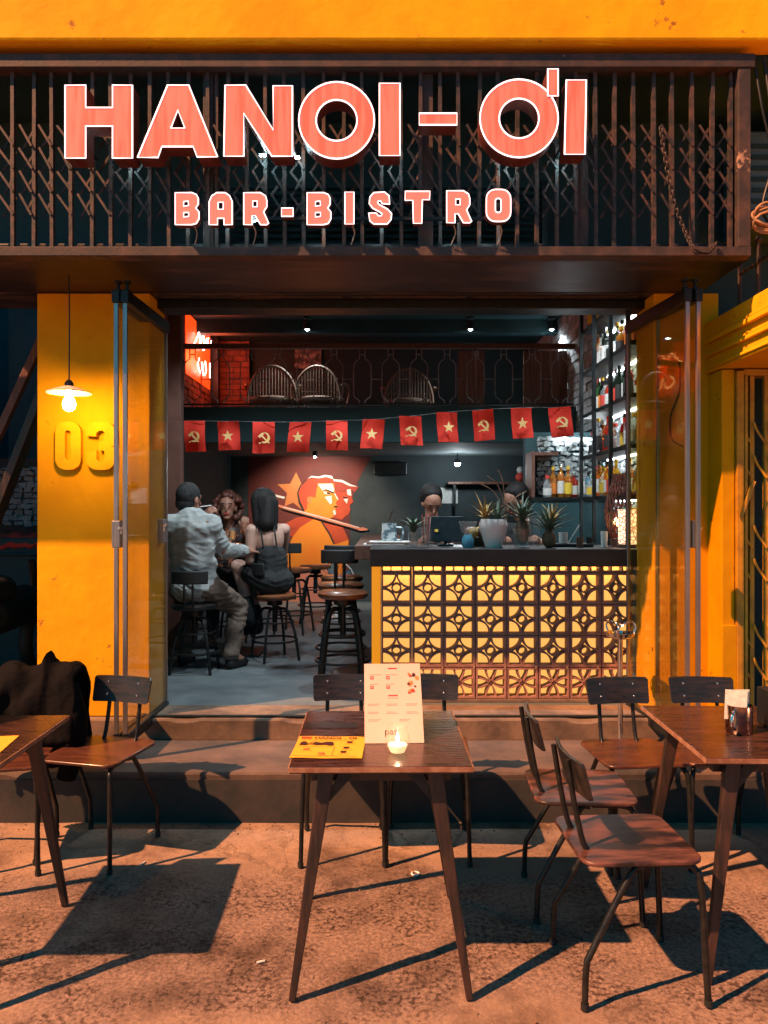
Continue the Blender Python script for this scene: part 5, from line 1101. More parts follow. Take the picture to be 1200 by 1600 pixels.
for a_, k_ in ((la, lk), (ra, rk)):
    B.append(blob('boot', [('c', a_ + V(0, 0, -0.02), 0.052, a_ + (k_ - a_) * 0.32, 0.056), ('c', a_ + V(0, 0, -0.035), 0.046, a_ + V(-0.11, 0.03, -0.055), 0.036)], BLKC, None, 0.009, 2))
fz = hf.normalized()
B.append(blob('hair', [('e', hc + V(0, 0, 0.028) - fz * 0.014, (0.088, 0.098, 0.098)), ('c', hc - fz * 0.055, 0.072, V(-0.915, 5.985, 1.44), 0.075), ('c', hc - fz * 0.03 + V(0.05, -0.01, 0), 0.055, V(-0.87, 6.01, 1.45), 0.045), ('c', hc - fz * 0.01 + V(-0.05, -0.05, 0), 0.045, V(-0.985, 5.985, 1.45), 0.04)], HAIRB, None, 0.008, 2))
_h = MB(); _r = random.Random(4)
for k in range(150):
    a = _r.uniform(0, 6.283); q = V(math.cos(a), math.sin(a), 0)
    if q.dot(fz) > 0.35: continue
    top = hc + V(0, 0, 0.125) + q * 0.02; m1 = hc + q * 0.103 + V(0, 0, 0.03); m2 = hc - fz * 0.03 + q * _r.uniform(0.075, 0.10) + V(0, 0, -0.09); en = V(-0.925, 6.01, 1.41) + V(q.x * 0.095, q.y * 0.05 - 0.02, _r.uniform(-0.04, 0.02))
    _h.tube(smoothpath([top, hc + q * 0.07 + V(0, 0, 0.102), m1, m2, en], 3), [0.003] * 4 + [0.0055] * 6 + [0.004, 0.003, 0.001], 5)
B.append(_h.build('hair_strands', HAIRB, None, 60))
for x_ in (-0.955, -0.85):
    B.append(MB().tube(smoothpath([(x_ + (0.01 if x_ < -0.9 else 0.01), 6.02, 1.455), (x_, 5.952, 1.40), (x_ + 0.012, 5.935, 1.33), (x_ + 0.02, 5.945, 1.255)], 5), 0.0065, 6).build('strap', BLKC))
place(B, root); face_bits(root, hc - Vector(root.location), hf, 0.95)

# --- laughing curly-haired woman facing the street
root = person('laughing woman with curly auburn hair behind the high table', (-1.36, 6.9, FZ)); B = []
hc = V(-1.375, 6.74, 1.565); hf = V(0.12, -0.98, 0.05)
rsh, rel, rwr = V(-1.55, 6.84, 1.36), V(-1.60, 6.66, 1.18), V(-1.37, 6.54, 1.275)
lsh, lel, lwr = V(-1.20, 6.84, 1.36), V(-1.13, 6.66, 1.22), V(-1.20, 6.62, 1.375)
torso = [('e', V(-1.375, 6.86, 1.28), (0.15, 0.105, 0.16)), ('e', V(-1.37, 6.88, 1.08), (0.135, 0.11, 0.17)), ('e', V(-1.365, 6.9, 0.95), (0.16, 0.14, 0.105)), ('c', lsh, 0.052, rsh, 0.052), ('c', V(-1.375, 6.83, 1.36), 0.062, V(-1.375, 6.79, 1.45), 0.047)]
lk, la = V(-1.25, 6.52, 0.93), V(-1.22, 6.60, 0.47); rk, ra = V(-1.46, 6.52, 0.93), V(-1.47, 6.62, 0.47)
legs = [('c', V(-1.29, 6.86, 0.95), 0.09, lk, 0.06), ('c', lk, 0.057, la, 0.04), ('c', V(-1.44, 6.86, 0.95), 0.09, rk, 0.06), ('c', rk, 0.057, ra, 0.04)]
B.append(blob('body', torso + [('c', lsh, 0.052, lel, 0.041), ('c', lel, 0.041, lwr, 0.029), ('c', rsh, 0.052, rel, 0.041), ('c', rel, 0.041, rwr, 0.029)] + legs + [('c', V(-1.375, 6.80, 1.43), 0.048, hc - V(0, 0, 0.06), 0.045)] + head_parts(hc, hf, 0.97) + hand(rwr, V(0.75, -0.2, 0.35), V(0, -1, 0.2), 0.8, 0.9) + hand(lwr, V(0.1, -0.3, 0.8), V(0.2, -1, -0.2), 0.7, 0.9) + [('c', la, 0.036, la + V(0, -0.11, -0.05), 0.03), ('c', ra, 0.036, ra + V(0, -0.11, -0.05), 0.03)], SKIN, None, 0.007))
B.append(blob('blouse', inflate(torso[:2], 0.014) + [('e', V(-1.365, 6.9, 1.0), (0.165, 0.14, 0.08)), ('c', V(-1.22, 6.84, 1.355), 0.062, V(-1.53, 6.84, 1.355), 0.062), ('c', lsh, 0.066, lsh + (lel - lsh) * 0.6, 0.06), ('c', rsh, 0.066, rsh + (rel - rsh) * 0.6, 0.06)], FLORAL, None, 0.007, 3, 0.008))
B.append(blob('trousers', [('e', V(-1.365, 6.9, 0.945), (0.168, 0.148, 0.10))] + inflate(legs, 0.012), BLKC, None, 0.010, 3))
rn = random.Random(9); P = [('e', hc + V(0, 0.03, 0.035), (0.092, 0.092, 0.088))]
for k in range(95):
    a = rn.uniform(0, 6.28); e = rn.uniform(-0.9, 1.5); q = V(math.cos(a) * math.cos(e), math.sin(a) * math.cos(e), math.sin(e))
    if q.y < -0.45 and q.z < 0.62: continue
    P.append(('e', hc + V(0, 0.03, 0.0) + V(q.x * 0.118, q.y * 0.105, q.z * 0.125), (rn.uniform(0.018, 0.034),) * 3))
B.append(blob('curly_hair', P, HAIRR, None, 0.007, 1))
place(B, root); face_bits(root, hc - Vector(root.location), hf, 0.97, True)
dg_ = tumbler((-1.285, 6.50, 1.29), 0.028, 0.10, 'small glass held up by the laughing woman', BEER)

# --- the two bar staff
def staff(label, x, y, zh, hf, lean, hairm, rwr, lwr):
    root = person(label, (x, y, FZ)); B = []; hc = V(x, y, zh); c = V(x - lean.x, y - lean.y + 0.03, zh - 0.34)
    rsh, lsh = c + V(-0.17, 0, 0.10), c + V(0.17, 0, 0.10); rel, lel = rsh + V(-0.05, -0.08, -0.24), lsh + V(0.05, -0.08, -0.24)
    pe = c + V(-lean.x * 0.5, 0.06, -0.36)
    torso = [('e', c, (0.16, 0.11, 0.18)), ('e', (c + pe) / 2, (0.15, 0.115, 0.2)), ('e', pe, (0.16, 0.14, 0.11)), ('c', lsh, 0.055, rsh, 0.055)]
    lgs = []
    for s in (-1, 1):
        k_ = V(pe.x + s * 0.10, pe.y - 0.16, 0.70); a_ = V(pe.x + s * 0.10, pe.y + 0.02, FZ + 0.06)
        lgs += [('c', pe + V(s * 0.08, 0, -0.02), 0.10, k_, 0.062), ('c', k_, 0.06, a_, 0.04), ('c', a_ - V(0, 0, 0.02), 0.04, a_ + V(0, -0.13, -0.025), 0.032)]
    B.append(blob('body', torso + [('c', rsh, 0.054, rel, 0.042), ('c', rel, 0.042, rwr, 0.03), ('c', lsh, 0.054, lel, 0.042), ('c', lel, 0.042, lwr, 0.03), ('c', c + V(0, -0.01, 0.15), 0.058, hc - V(0, -0.01, 0.06), 0.05)] + lgs + head_parts(hc, hf, 0.93) + hand(rwr, V(0.3, -0.9, 0.1), V(0, 0, 1), 0.6) + hand(lwr, V(-0.3, -0.9, 0.1), V(0, 0, 1), 0.6), SKIN, None, 0.008))
    B.append(blob('black_shirt', inflate(torso, 0.014) + [('c', rsh, 0.068, rsh + (rel - rsh) * 0.7, 0.06), ('c', lsh, 0.068, lsh + (lel - lsh) * 0.7, 0.06), ('c', c + V(0, 0, 0.10), 0.075, c + V(0, 0, 0.16), 0.066)], BLKC, None, 0.009, 3))
    B.append(blob('trousers', inflate([p for i, p in enumerate(lgs) if i % 3 < 2], 0.012) + [('e', pe, (0.17, 0.15, 0.12))], BLKC, None, 0.010, 3))
    f_ = hf.normalized(); rz = math.atan2(hf.y, hf.x) - math.pi / 2
    B.append(blob('hair', [('e', hc + V(0, 0, 0.032) - f_ * 0.030, (0.091, 0.102, 0.108), (0, 0, rz)), ('e', hc + V(0, 0, 0.09) + f_ * 0.045, (0.066, 0.045, 0.036), (0, 0, rz)), ('e', hc - f_ * 0.05, (0.072, 0.05, 0.085), (0, 0, rz)), ('e', hc + V(0, 0, 0.085) + f_ * 0.035, (0.072, 0.055, 0.045), (0, 0, rz))], hairm, None, 0.008, 2))
    place(B, root); face_bits(root, hc - Vector(root.location), hf, 0.93)
staff('dark-haired bartender in black behind the till looking down', 0.37, 5.95, 1.60, V(0.15, -0.85, -0.6), V(0, 0, 0), HAIRB, V(0.30, 5.62, 1.33), V(0.46, 5.62, 1.33))
staff('second bartender in black bending behind the pineapples', 1.03, 6.05, 1.615, V(-0.8, -0.45, -0.6), V(-0.1, 0, 0), HAIRB, V(0.86, 5.70, 1.33), V(1.12, 5.70, 1.33))

# ================================================================ STREET FURNITURE
def plate(mb, w, d, th, rc, z, curve=0.0, n=4, taper=1.0):
    o = [(x * (1 + (taper - 1) * (0.5 - y / d)), y) for x, y in rrect(-w / 2, -d / 2, w / 2, d / 2, rc, n)]
    m = len(o); vs = [(x, y, z - curve * (1 - abs(2 * x / w) ** 2)) for x, y in o] + [(x, y, z + th - curve * (1 - abs(2 * x / w) ** 2)) for x, y in o]
    mb.add(vs, [tuple(range(m - 1, -1, -1)), tuple(range(m, 2 * m))] + [(i, (i + 1) % m, m + (i + 1) % m, m + i) for i in range(m)]); return mb
def make_chair(loc, rz, label, seatm=PLYS):                  # front of the chair towards -y
    t = thing('cafe_chair', label, 'chair', loc, rz, 'cafe chairs on the pavement')
    sm = MB(); plate(sm, 0.375, 0.385, 0.014, 0.05, 0.440, 0.0, 5, 1.0); sm.build('seat', seatm, t, 40, bevel=0.004)
    bm_ = MB(); n = 10; vs = []; rows = [(0.628, 0.150), (0.636, 0.152), (0.735, 0.178), (0.745, 0.180)]
    wds = [0.138, 0.146, 0.150, 0.142]
    for lay in (0.0, 0.013):
        for (z, y), wd in zip(rows, wds):
            vs += [(wd * (2 * k / n - 1), y + lay + 0.018 * (1 - (2 * k / n - 1) ** 2), z) for k in range(n + 1)]
    m = n + 1; fs = []
    for r_ in range(3):
        for k in range(n):
            a = r_ * m + k; b = 4 * m + a; fs += [(a, a + m, a + m + 1, a + 1)[::-1], (b, b + 1, b + m + 1, b + m)[::-1]]
    for k in range(n): fs += [(k, 4 * m + k, 4 * m + k + 1, k + 1)[::-1], (3 * m + k, 3 * m + k + 1, 7 * m + k + 1, 7 * m + k)[::-1]]
    for r_ in range(3): fs += [(r_ * m, r_ * m + m, 4 * m + r_ * m + m, 4 * m + r_ * m)[::-1], (r_ * m + n, 4 * m + r_ * m + n, 4 * m + r_ * m + m + n, r_ * m + m + n)[::-1]]
    bm_.add(vs, fs); bm_.build('backrest', PLYB, t, 40)
    for s in (-1, 1):
        MB().tube(smoothpath([(s * 0.150, -0.02, 0.432), (s * 0.155, -0.135, 0.432), (s * 0.162, -0.168, 0.415), (s * 0.172, -0.182, 0.36), (s * 0.182, -0.200, 0.0)], 4), 0.0105, 8).build('leg', TUBE, t, 60)
        MB().tube(smoothpath([(s * 0.150, -0.01, 0.425), (s * 0.156, 0.035, 0.405), (s * 0.176, 0.165, 0.18), (s * 0.180, 0.185, 0.13), (s * 0.180, 0.190, 0.0)], 4), 0.0105, 8).build('leg', TUBE, t, 60)
        MB().tube(smoothpath([(s * 0.085, -0.02, 0.430), (s * 0.085, 0.10, 0.428), (s * 0.084, 0.155, 0.455), (s * 0.082, 0.185, 0.56), (s * 0.080, 0.216, 0.74)], 4), 0.0095, 8).build('upright', TUBE, t, 60)
        f_ = MB().lathe([(0.013, 0), (0.013, 0.02)], n=8); f_.build('foot_cap', BLACKR, t, 40).location = (s * 0.182, -0.200, 0.0005); MB().lathe([(0.013, 0), (0.013, 0.02)], n=8).build('foot_cap', BLACKR, t, 40).location = (s * 0.180, 0.190, 0.0005)
        for zz in (0.66, 0.715): MB().sphere((s * 0.080, 0.1705 + (zz - 0.66) * 0.26, zz), (0.006, 0.004, 0.006), 8, 5).build('screw', CHROME, t, 60)
    return t
GZ = 0.004
c0 = make_chair((-0.185, 3.52, GZ), R(2), 'empty chair behind the centre table, half hidden by the upright menu')
def chair(loc, rz, label, seatm=None):
    c = dup(c0, (*loc, GZ), rz, label)
    if seatm:
        for ch in c.children:
            if ch.name.startswith('seat'): ch.material_slots[0].link = 'OBJECT'; ch.material_slots[0].material = seatm
    return c
chair((0.20, 3.53), R(-3), 'empty chair behind the centre table, beside the upright menu')
chair((1.12, 3.46), R(5), 'dark empty chair behind the corner table with the ashtray stand')
chair((1.50, 3.47), R(-2), 'dark empty chair behind the steel mug, in front of the ochre gate')
chair((0.80, 2.56), R(93), 'worn brown chair nearest the camera, facing the corner table', PLYW)
chair((0.77, 3.04), R(87), 'brown chair just behind the nearest one, facing the corner table', PLYW)
chair((-1.29, 3.49), R(-14), 'glossy brown empty chair in front of the yellow pillar')
chair((-1.68, 3.40), R(12), 'chair hidden under the dark jacket at the left table')

def make_table(loc, rz, label, topm):
    t = thing('cafe_table', label, 'table', loc, rz, 'cafe tables on the pavement'); w, d = 0.575, 0.67
    MB().box(-w / 2, w / 2, -d / 2, d / 2, 0.716, 0.738).build('table_top', topm, t, bevel=0.003)
    MB().box(-w / 2 - 0.003, w / 2 + 0.003, -d / 2 - 0.004, -d / 2 - 0.0005, 0.722, 0.7365).build('edge_strip', EDGE, t)
    MB().box(-w / 2 - 0.004, -w / 2 - 0.0005, -d / 2, d / 2, 0.722, 0.7365).build('edge_strip', EDGE, t); MB().box(w / 2 + 0.0005, w / 2 + 0.004, -d / 2, d / 2, 0.722, 0.7365).build('edge_strip', EDGE, t)
    MB().box(-w / 2 + 0.06, w / 2 - 0.06, -d / 2 + 0.10, -d / 2 + 0.13, 0.66, 0.7155).build('apron', LEGW, t); MB().box(-w / 2 + 0.06, w / 2 - 0.06, d / 2 - 0.13, d / 2 - 0.10, 0.66, 0.7155).build('apron', LEGW, t)
    for sx in (-1, 1):
        for sy in (-1, 1):
            MB().bar((sx * (w / 2 - 0.115), sy * (d / 2 - 0.075), 0.715), (sx * (w / 2 - 0.008), sy * (d / 2 - 0.015), 0.0), 0.050, 0.032, up=(0, 1, 0), w2=0.022, h2=0.024).build('leg', LEGW, t, bevel=0.003)
            MB().bar((sx * (w / 2 - 0.19), sy * (d / 2 - 0.085), 0.712), (sx * (w / 2 - 0.11), sy * (d / 2 - 0.068), 0.60), 0.05, 0.008, up=(0, 1, 0), w2=0.012).build('gusset', TUBE, t)
    return t
t1 = make_table((-0.013, 2.74, GZ), R(0.6), 'centre cafe table carrying two menus and a candle', WOODT)
t2 = dup(t1, (1.34, 2.82, GZ), R(-1), 'corner cafe table carrying the steel mug of napkins and a candle')
t3 = dup(t1, (-1.515, 2.67, GZ), R(1.5), 'cut-off cafe table beside the draped dark jacket')
TT = 0.7385 + GZ

# --- yellow menu lying on the centre table
ym = thing('yellow_menu', 'yellow printed menu lying flat on the centre table', 'menu', (-0.185, 2.60, TT + 0.0012), R(-2))
s_ = MB(); n = 10; vs = []
for lay in (0, 0.0012):
    vs += [((a / n - 0.5) * 0.235, (b / 6 - 0.5) * 0.235, lay + 0.004 * max(0, (a / n - 0.7)) ** 1 * (1 - b / 6) + 0.0008 * math.sin(a)) for b in range(7) for a in range(n + 1)]
fs = []
for b in range(6):
    for a in range(n):
        q = b * 11 + a; fs += [(q, q + 11, q + 12, q + 1), (77 + q, 77 + q + 1, 77 + q + 12, 77 + q + 11)]
s_.add(vs, fs); s_.build('sheet', PAPERY, ym, 60)
def text_mesh(body, size, m, parent, loc, rot=(0, 0, 0), bold=0.0, ax='LEFT', name='lettering'):
    cu = bpy.data.curves.new(name, 'FONT'); cu.body = body; cu.size = size; cu.align_x = ax; cu.offset = bold; cu.resolution_u = 2
    tmp = bpy.data.objects.new('tmp', cu); COL.objects.link(tmp); dg = bpy.context.evaluated_depsgraph_get()
    me = bpy.data.meshes.new_from_object(tmp.evaluated_get(dg)); bpy.data.objects.remove(tmp); me.materials.clear(); me.materials.append(m)
    o = bpy.data.objects.new(name, me); COL.objects.link(o); o.parent = parent; o.location = loc; o.rotation_euler = rot; return o
ZI = 0.0042
text_mesh('HANOI - ƠI', 0.029, INK, ym, (-0.062, 0.082, ZI), bold=0.0007)
MB().box(-0.108, -0.072, 0.084, 0.102, ZI - 0.0004, ZI).build('print_block', INKR, ym)
def blocks(parent, items, m, z=ZI, name='print_block'):
    for x0, x1, y0, y1 in items: MB().box(x0, x1, y0, y1, z - 0.0004, z).build(name, m, parent)
blocks(ym, [(-0.105 + 0.021 * k, -0.088 + 0.021 * k, 0.068, 0.071) for k in range(9)], INKO)
def printed_shape(parent, pts, m, z, name='print_shape'):
    mb = MB(); mb.prism([(x, y) for x, y in pts], 0, 0.0004, 0); o = mb.build(name, m, parent); o.rotation_euler = (R(-90), 0, 0); o.location = (0, 0, z); return o
printed_shape(ym, [(-0.105, 0.012), (-0.100, 0.045), (-0.088, 0.050), (-0.075, 0.034), (-0.055, 0.046), (-0.03, 0.036), (-0.012, 0.048), (0.008, 0.046), (0.012, 0.014), (-0.004, 0.010), (-0.02, 0.02), (-0.045, 0.012), (-0.07, 0.022), (-0.085, 0.008)], INK, ZI)
printed_shape(ym, [(-0.080, 0.038), (-0.066, 0.028), (-0.052, 0.036), (-0.060, 0.024), (-0.078, 0.026)], PAPERY, ZI + 0.0006)
blocks(ym, [(-0.112, 0.018, -0.004, -0.0025), (-0.112, 0.100, -0.103, -0.101), (0.016, 0.0175, -0.100, -0.004)], INKO)
for x_, y_ in ((0.065, 0.045), (0.058, -0.015), (0.052, -0.060), (-0.075, -0.030), (-0.02, -0.075)):
    printed_shape(ym, [(x_ - 0.011, y_ + 0.008), (x_ + 0.011, y_ + 0.010), (x_ + 0.007, y_ - 0.008), (x_ - 0.007, y_ - 0.008)], INK if x_ > 0.05 else INKO, ZI)
    blocks(ym, [(x_ - 0.016, x_ + 0.016, y_ - 0.016, y_ - 0.0145), (x_ - 0.010, x_ + 0.022, y_ - 0.021, y_ - 0.0195)], INKO)
sheet2 = tag(MB().box(-0.10, 0.10, -0.035, 0.035, 0, 0.0025).build('dark_folder', PLYB, bevel=0.001, loc=(-0.20, 2.86, TT)), 'thin dark folder behind the yellow menu on the centre table', 'folder')
# --- upright cream menu
wm = thing('white_menu', 'cream menu card propped upright behind the candle', 'menu', (0.036, 2.645, TT + 0.001)); TL = R(52)
wm.rotation_euler = (TL, 0, R(2)); WM_W, WM_H = 0.205, 0.30
MB().box(-WM_W / 2, WM_W / 2, 0, WM_H, -0.0015, 0).build('card', PAPERW, wm)
MB().obox((0, 0.20, -0.0685), (0.09, 0.002, 0.13), (R(-30), 0, 0)).build('easel_back', PAPERW, wm)
ZW = 0.0008
blocks(wm, [(-0.016, 0.016, WM_H - 0.022, WM_H - 0.017), (-0.017, 0.017, WM_H - 0.128, WM_H - 0.123)], INKR, ZW)
rnm = random.Random(2)
for yy in (0.255, 0.218):
    for xx in (-0.075, -0.017):
        blocks(wm, [(xx - 0.006, xx + 0.006, yy - 0.017, yy - 0.005)], INKR, ZW); blocks(wm, [(xx - 0.003, xx + 0.003, yy - 0.013, yy - 0.009)], PAPERW, ZW + 0.0005)
        blocks(wm, [(xx - 0.008, xx + 0.022 + rnm.uniform(0, 0.012), yy, yy + 0.0018)], INKG, ZW)
blocks(wm, [(-0.02, 0.02, 0.164, 0.1656)], INKG, ZW)
for yy in (0.142, 0.137, 0.112, 0.107, 0.084, 0.079):
    for xx in ((-0.09, -0.025, 0.045) if yy > 0.1 else (-0.09, 0.02)):
        w_ = rnm.uniform(0.028, 0.045); blocks(wm, [(xx, xx + w_, yy, yy + 0.0014)], INKG, ZW)
for k in range(11):
    x_, y_ = 0.058 + rnm.uniform(0, 0.034), 0.185 + rnm.uniform(0, 0.075); r_ = rnm.uniform(0.004, 0.009)
    printed_shape(wm, [(x_ + r_ * math.cos(a) * rnm.uniform(0.7, 1.2), y_ + r_ * math.sin(a) * rnm.uniform(0.7, 1.2)) for a in [q * 0.785 for q in range(8)]], (INKR, INKO, INK, INKO)[k % 4], ZW + 0.0002 * k)
text_mesh('pas', 0.034, INK, wm, (-0.033, 0.030, ZW), bold=0.0004)
tealight((0.045, 2.545, TT), 'lit glass tealight in front of the cream menu on the centre table', 1.08)

# --- things on the corner table
mug = thing('napkin_mug', 'steel mug stuffed with white napkins on the corner table', 'mug', (1.285, 2.78, TT))
MB().lathe([(0.044, 0), (0.046, 0.004), (0.046, 0.098), (0.048, 0.10), (0.043, 0.10), (0.042, 0.006)], n=28).build('mug_body', pm('copper_steel', (0.42, 0.30, 0.25), (0.34, 0.24, 0.20), scale=6, rough=0.16, metal=1.0), mug, 40)
MB().tube(smoothpath([(-0.030, -0.035, 0.085), (-0.052, -0.062, 0.078), (-0.056, -0.066, 0.04), (-0.032, -0.035, 0.018)], 5), 0.006, 7).build('handle', CHROME, mug, 60)
nk = MB(); 
for k in range(5): nk.obox((-0.004 + 0.006 * k - 0.012, 0.004 * k - 0.01, 0.10), (0.074 - 0.003 * k, 0.004, 0.105 - 0.006 * (k % 2)), (R(-4 + 2 * k), R(3 - k), R(-12 + 3 * k)))
nk.build('napkin', LB['white'], mug)
cn = tealight((1.44, 2.66, TT + 0.008), 'lit glass tealight on a clear saucer on the corner table', 1.1)
sc_ = tag(MB().lathe([(0.03, 0), (0.062, 0.006), (0.064, 0.009), (0.03, 0.004)], n=28).build('glass_saucer', CUPG, smooth=50, loc=(1.44, 2.66, TT)), 'clear glass saucer under the candle on the corner table', 'saucer')
bxh = thing('black_caddy', 'black condiment caddy behind the candle on the corner table', 'caddy', (1.50, 2.86, TT))
MB().box(-0.09, 0.09, -0.05, 0.05, 0, 0.13).build('caddy_body', DARKG, bxh, bevel=0.006); MB().box(-0.088, 0.088, -0.048, 0.048, 0.131, 0.137).build('caddy_lid', BLACKR, bxh, bevel=0.002)
# --- on the cut-off table
m3 = tag(MB().box(-0.15, 0.15, -0.11, 0.11, 0, 0.002).build('flat_yellow_menu', PAPERY, loc=(-1.43, 2.60, TT + 0.0005)), 'yellow menu on the cut-off table by the jacket', 'menu'); m3.rotation_euler = (0, 0, R(8))
m4 = tag(MB().box(-0.10, 0.10, -0.001, 0.001, 0, 0.27).build('upright_cream_menu', PAPERW, loc=(-1.585, 2.82, TT + 0.001)), 'cream card standing at the picture edge above the cut-off table', 'menu'); m4.rotation_euler = (R(-30), 0, R(4))

# --- dark jacket draped over the chair
jk = thing('draped_jacket', 'dark crumpled jacket draped over a chair by the yellow pillar', 'jacket', (-1.68, 3.62, 0.42))
rn = random.Random(5); nu, nv = 44, 26; vs = []
prof = [(-0.10, 0.05), (-0.105, 0.20), (-0.075, 0.34), (-0.02, 0.405), (0.05, 0.385), (0.085, 0.26), (0.10, 0.05), (0.11, -0.12)]
pth = smoothpath([(0, y, z) for y, z in prof], 4); nv = len(pth)
for j, p_ in enumerate(pth):
    for i in range(nu):
        u = i / (nu - 1); x_ = (u - 0.5) * 0.52
        topb = math.exp(-((p_.z - 0.38) / 0.12) ** 2)
        sh_ = 0.06 * topb * (mnoise.noise((u * 4.5, 1.7, 0)) * 1.6 + 0.25) - 0.16 * topb * max(0, abs(u - 0.56) - 0.20) ** 1.0
        spike = 0.055 * math.exp(-((u - 0.70) / 0.035) ** 2) * topb
        fold = 0.012 * math.sin(u * 21 + 6 * mnoise.noise((u * 3, j * 0.15, 2))) * (1 - 0.6 * topb) + 0.024 * mnoise.noise((u * 5, j * 0.18, 5)) + 0.010 * mnoise.noise((u * 16, j * 0.5, 8))
        flare = 1 + 0.10 * (0.38 - p_.z)
        vs.append((x_ * flare + 0.02 * mnoise.noise((u * 5, j * 0.3, 9)), p_.y + fold * (1 if p_.y > 0 else -1), p_.z + sh_ + spike + 0.010 * mnoise.noise((u * 12, j * 0.3, 7))))
fs = [(j * nu + i, j * nu + i + 1, (j + 1) * nu + i + 1, (j + 1) * nu + i) for j in range(nv - 1) for i in range(nu - 1)]
o = MB().add(vs, fs).build('jacket_cloth', JACK, jk, 80); sd_ = o.modifiers.new('thickness', 'SOLIDIFY'); sd_.thickness = 0.012
sl = MB().tube(smoothpath([(0.20, -0.03, 0.30), (0.245, -0.06, 0.18), (0.235, -0.05, 0.02), (0.20, -0.04, -0.12)], 6), [0.05] * 6 + [0.055] * 6 + [0.045] * 7, 12)
o = sl.build('sleeve', JACK, jk, 60)

# --- standing chrome ashtray on the step
ash = thing('ashtray_stand', 'slim chrome ashtray stand with looped handles on the step', 'ashtray stand', (1.28, 4.16, 0.2505))
MB().lathe([(0.11, 0), (0.11, 0.008), (0.04, 0.02), (0.016, 0.04), (0.0155, 0.05)], n=28).build('base', CHROME, ash, 40)
MB().tube([(0, 0, 0.04), (0, 0, 0.60)], 0.014, 12).build('pole', CHROME, ash, 40)
MB().lathe([(0.02, 0.595), (0.05, 0.60), (0.072, 0.612), (0.078, 0.63), (0.072, 0.63), (0.06, 0.615)], n=28).build('dish', CHROME, ash, 40)
for a in (0.2, 2.2, 4.3):
    c_, s__ = math.cos(a), math.sin(a)
    MB().tube(smoothpath([(0.078 * c_, 0.078 * s__, 0.625), (0.092 * c_, 0.092 * s__, 0.66), (0.07 * c_, 0.07 * s__, 0.685), (0.03 * c_, 0.03 * s__, 0.68), (0.01 * c_, 0.01 * s__, 0.66)], 5), 0.005, 6).build('loop_handle', CHROME, ash, 60)

# ================================================================ NEIGHBOURS
# right: yellow building with ochre folding gate
nb = thing('gate_building', 'yellow neighbouring doorway with projecting cornice on the right', 'building', (2.2, 4.2, 0))
NO = Vector((-2.2, -4.2, 0))
def npart(name, mb, m, **k):
    o = mb.build(name, m, nb, **k); o.location = NO; return o
npart('pilaster', MB().box(1.838, 1.91, 4.18, 4.5, 0.252, 2.31), YEL, bevel=0.006)
npart('pilaster_base', MB().box(1.833, 1.914, 4.165, 4.179, 0.252, 0.92), YEL, bevel=0.005)
npart('beam', MB().box(1.82, 3.4, 2.9, 4.5, 2.315, 2.60), YEL, bevel=0.006)
for z0, z1, pr in ((2.33, 2.345, 0.010), (2.395, 2.415, 0.022), (2.418, 2.43, 0.014), (2.47, 2.495, 0.026), (2.50, 2.515, 0.016)):
    npart('moulding', MB().box(1.82 - pr, 1.8195, 2.9, 4.3, z0, z1), YEL, bevel=0.003)
npart('upper_wall', MB().box(1.815, 3.4, 4.52, 4.6, 2.601, 5.0), DARK)
npart('passage_wall', MB().box(1.911, 3.4, 5.0, 5.1, 0.252, 3.0), DARK)
npart('passage_ceiling', MB().box(1.911, 3.4, 4.501, 4.999, 2.5, 2.6), DARK)
gt = thing('ochre_gate', 'ochre folding metal gate with curved lattice straps at the right edge', 'gate', (2.3, 4.2, 0.252))
def tpart(name, mb, m, **k):
    o = mb.build(name, m, gt, **k); o.location = (-2.3, -4.2, -0.252); return o
tpart('frame_post', MB().box(1.913, 1.952, 4.16, 4.24, 0.253, 2.30), GOLD, bevel=0.003); tpart('frame_post', MB().box(1.955, 1.970, 4.155, 4.24, 0.253, 2.275), GOLD, bevel=0.003)
tpart('frame_head', MB().box(1.953, 2.9, 4.165, 4.24, 2.276, 2.309), GOLD, bevel=0.003)
xx = 1.995
while xx < 2.75:
    tpart('bar', MB().box(xx, xx + 0.024, 4.185, 4.21, 0.262, 2.275), GOLD, bevel=0.002)
    for z in (0.62, 0.80, 1.16, 1.34, 1.72, 1.90):
        tpart('strap', MB().tube(smoothpath([(xx - 0.065, 4.172, z + 0.12), (xx - 0.045, 4.170, z + 0.07), (xx + 0.005, 4.172, z)], 4), 0.007, 5), GOLD, smooth=60)
        tpart('strap', MB().tube(smoothpath([(xx - 0.065, 4.222, z), (xx - 0.045, 4.224, z + 0.05), (xx + 0.005, 4.222, z + 0.12)], 4), 0.007, 5), RUST, smooth=60)
    xx += 0.079
tpart('latch_lever', MB().bar((1.925, 4.145, 1.505), (1.995, 4.14, 1.70), 0.018, 0.02), GOLD, bevel=0.003)
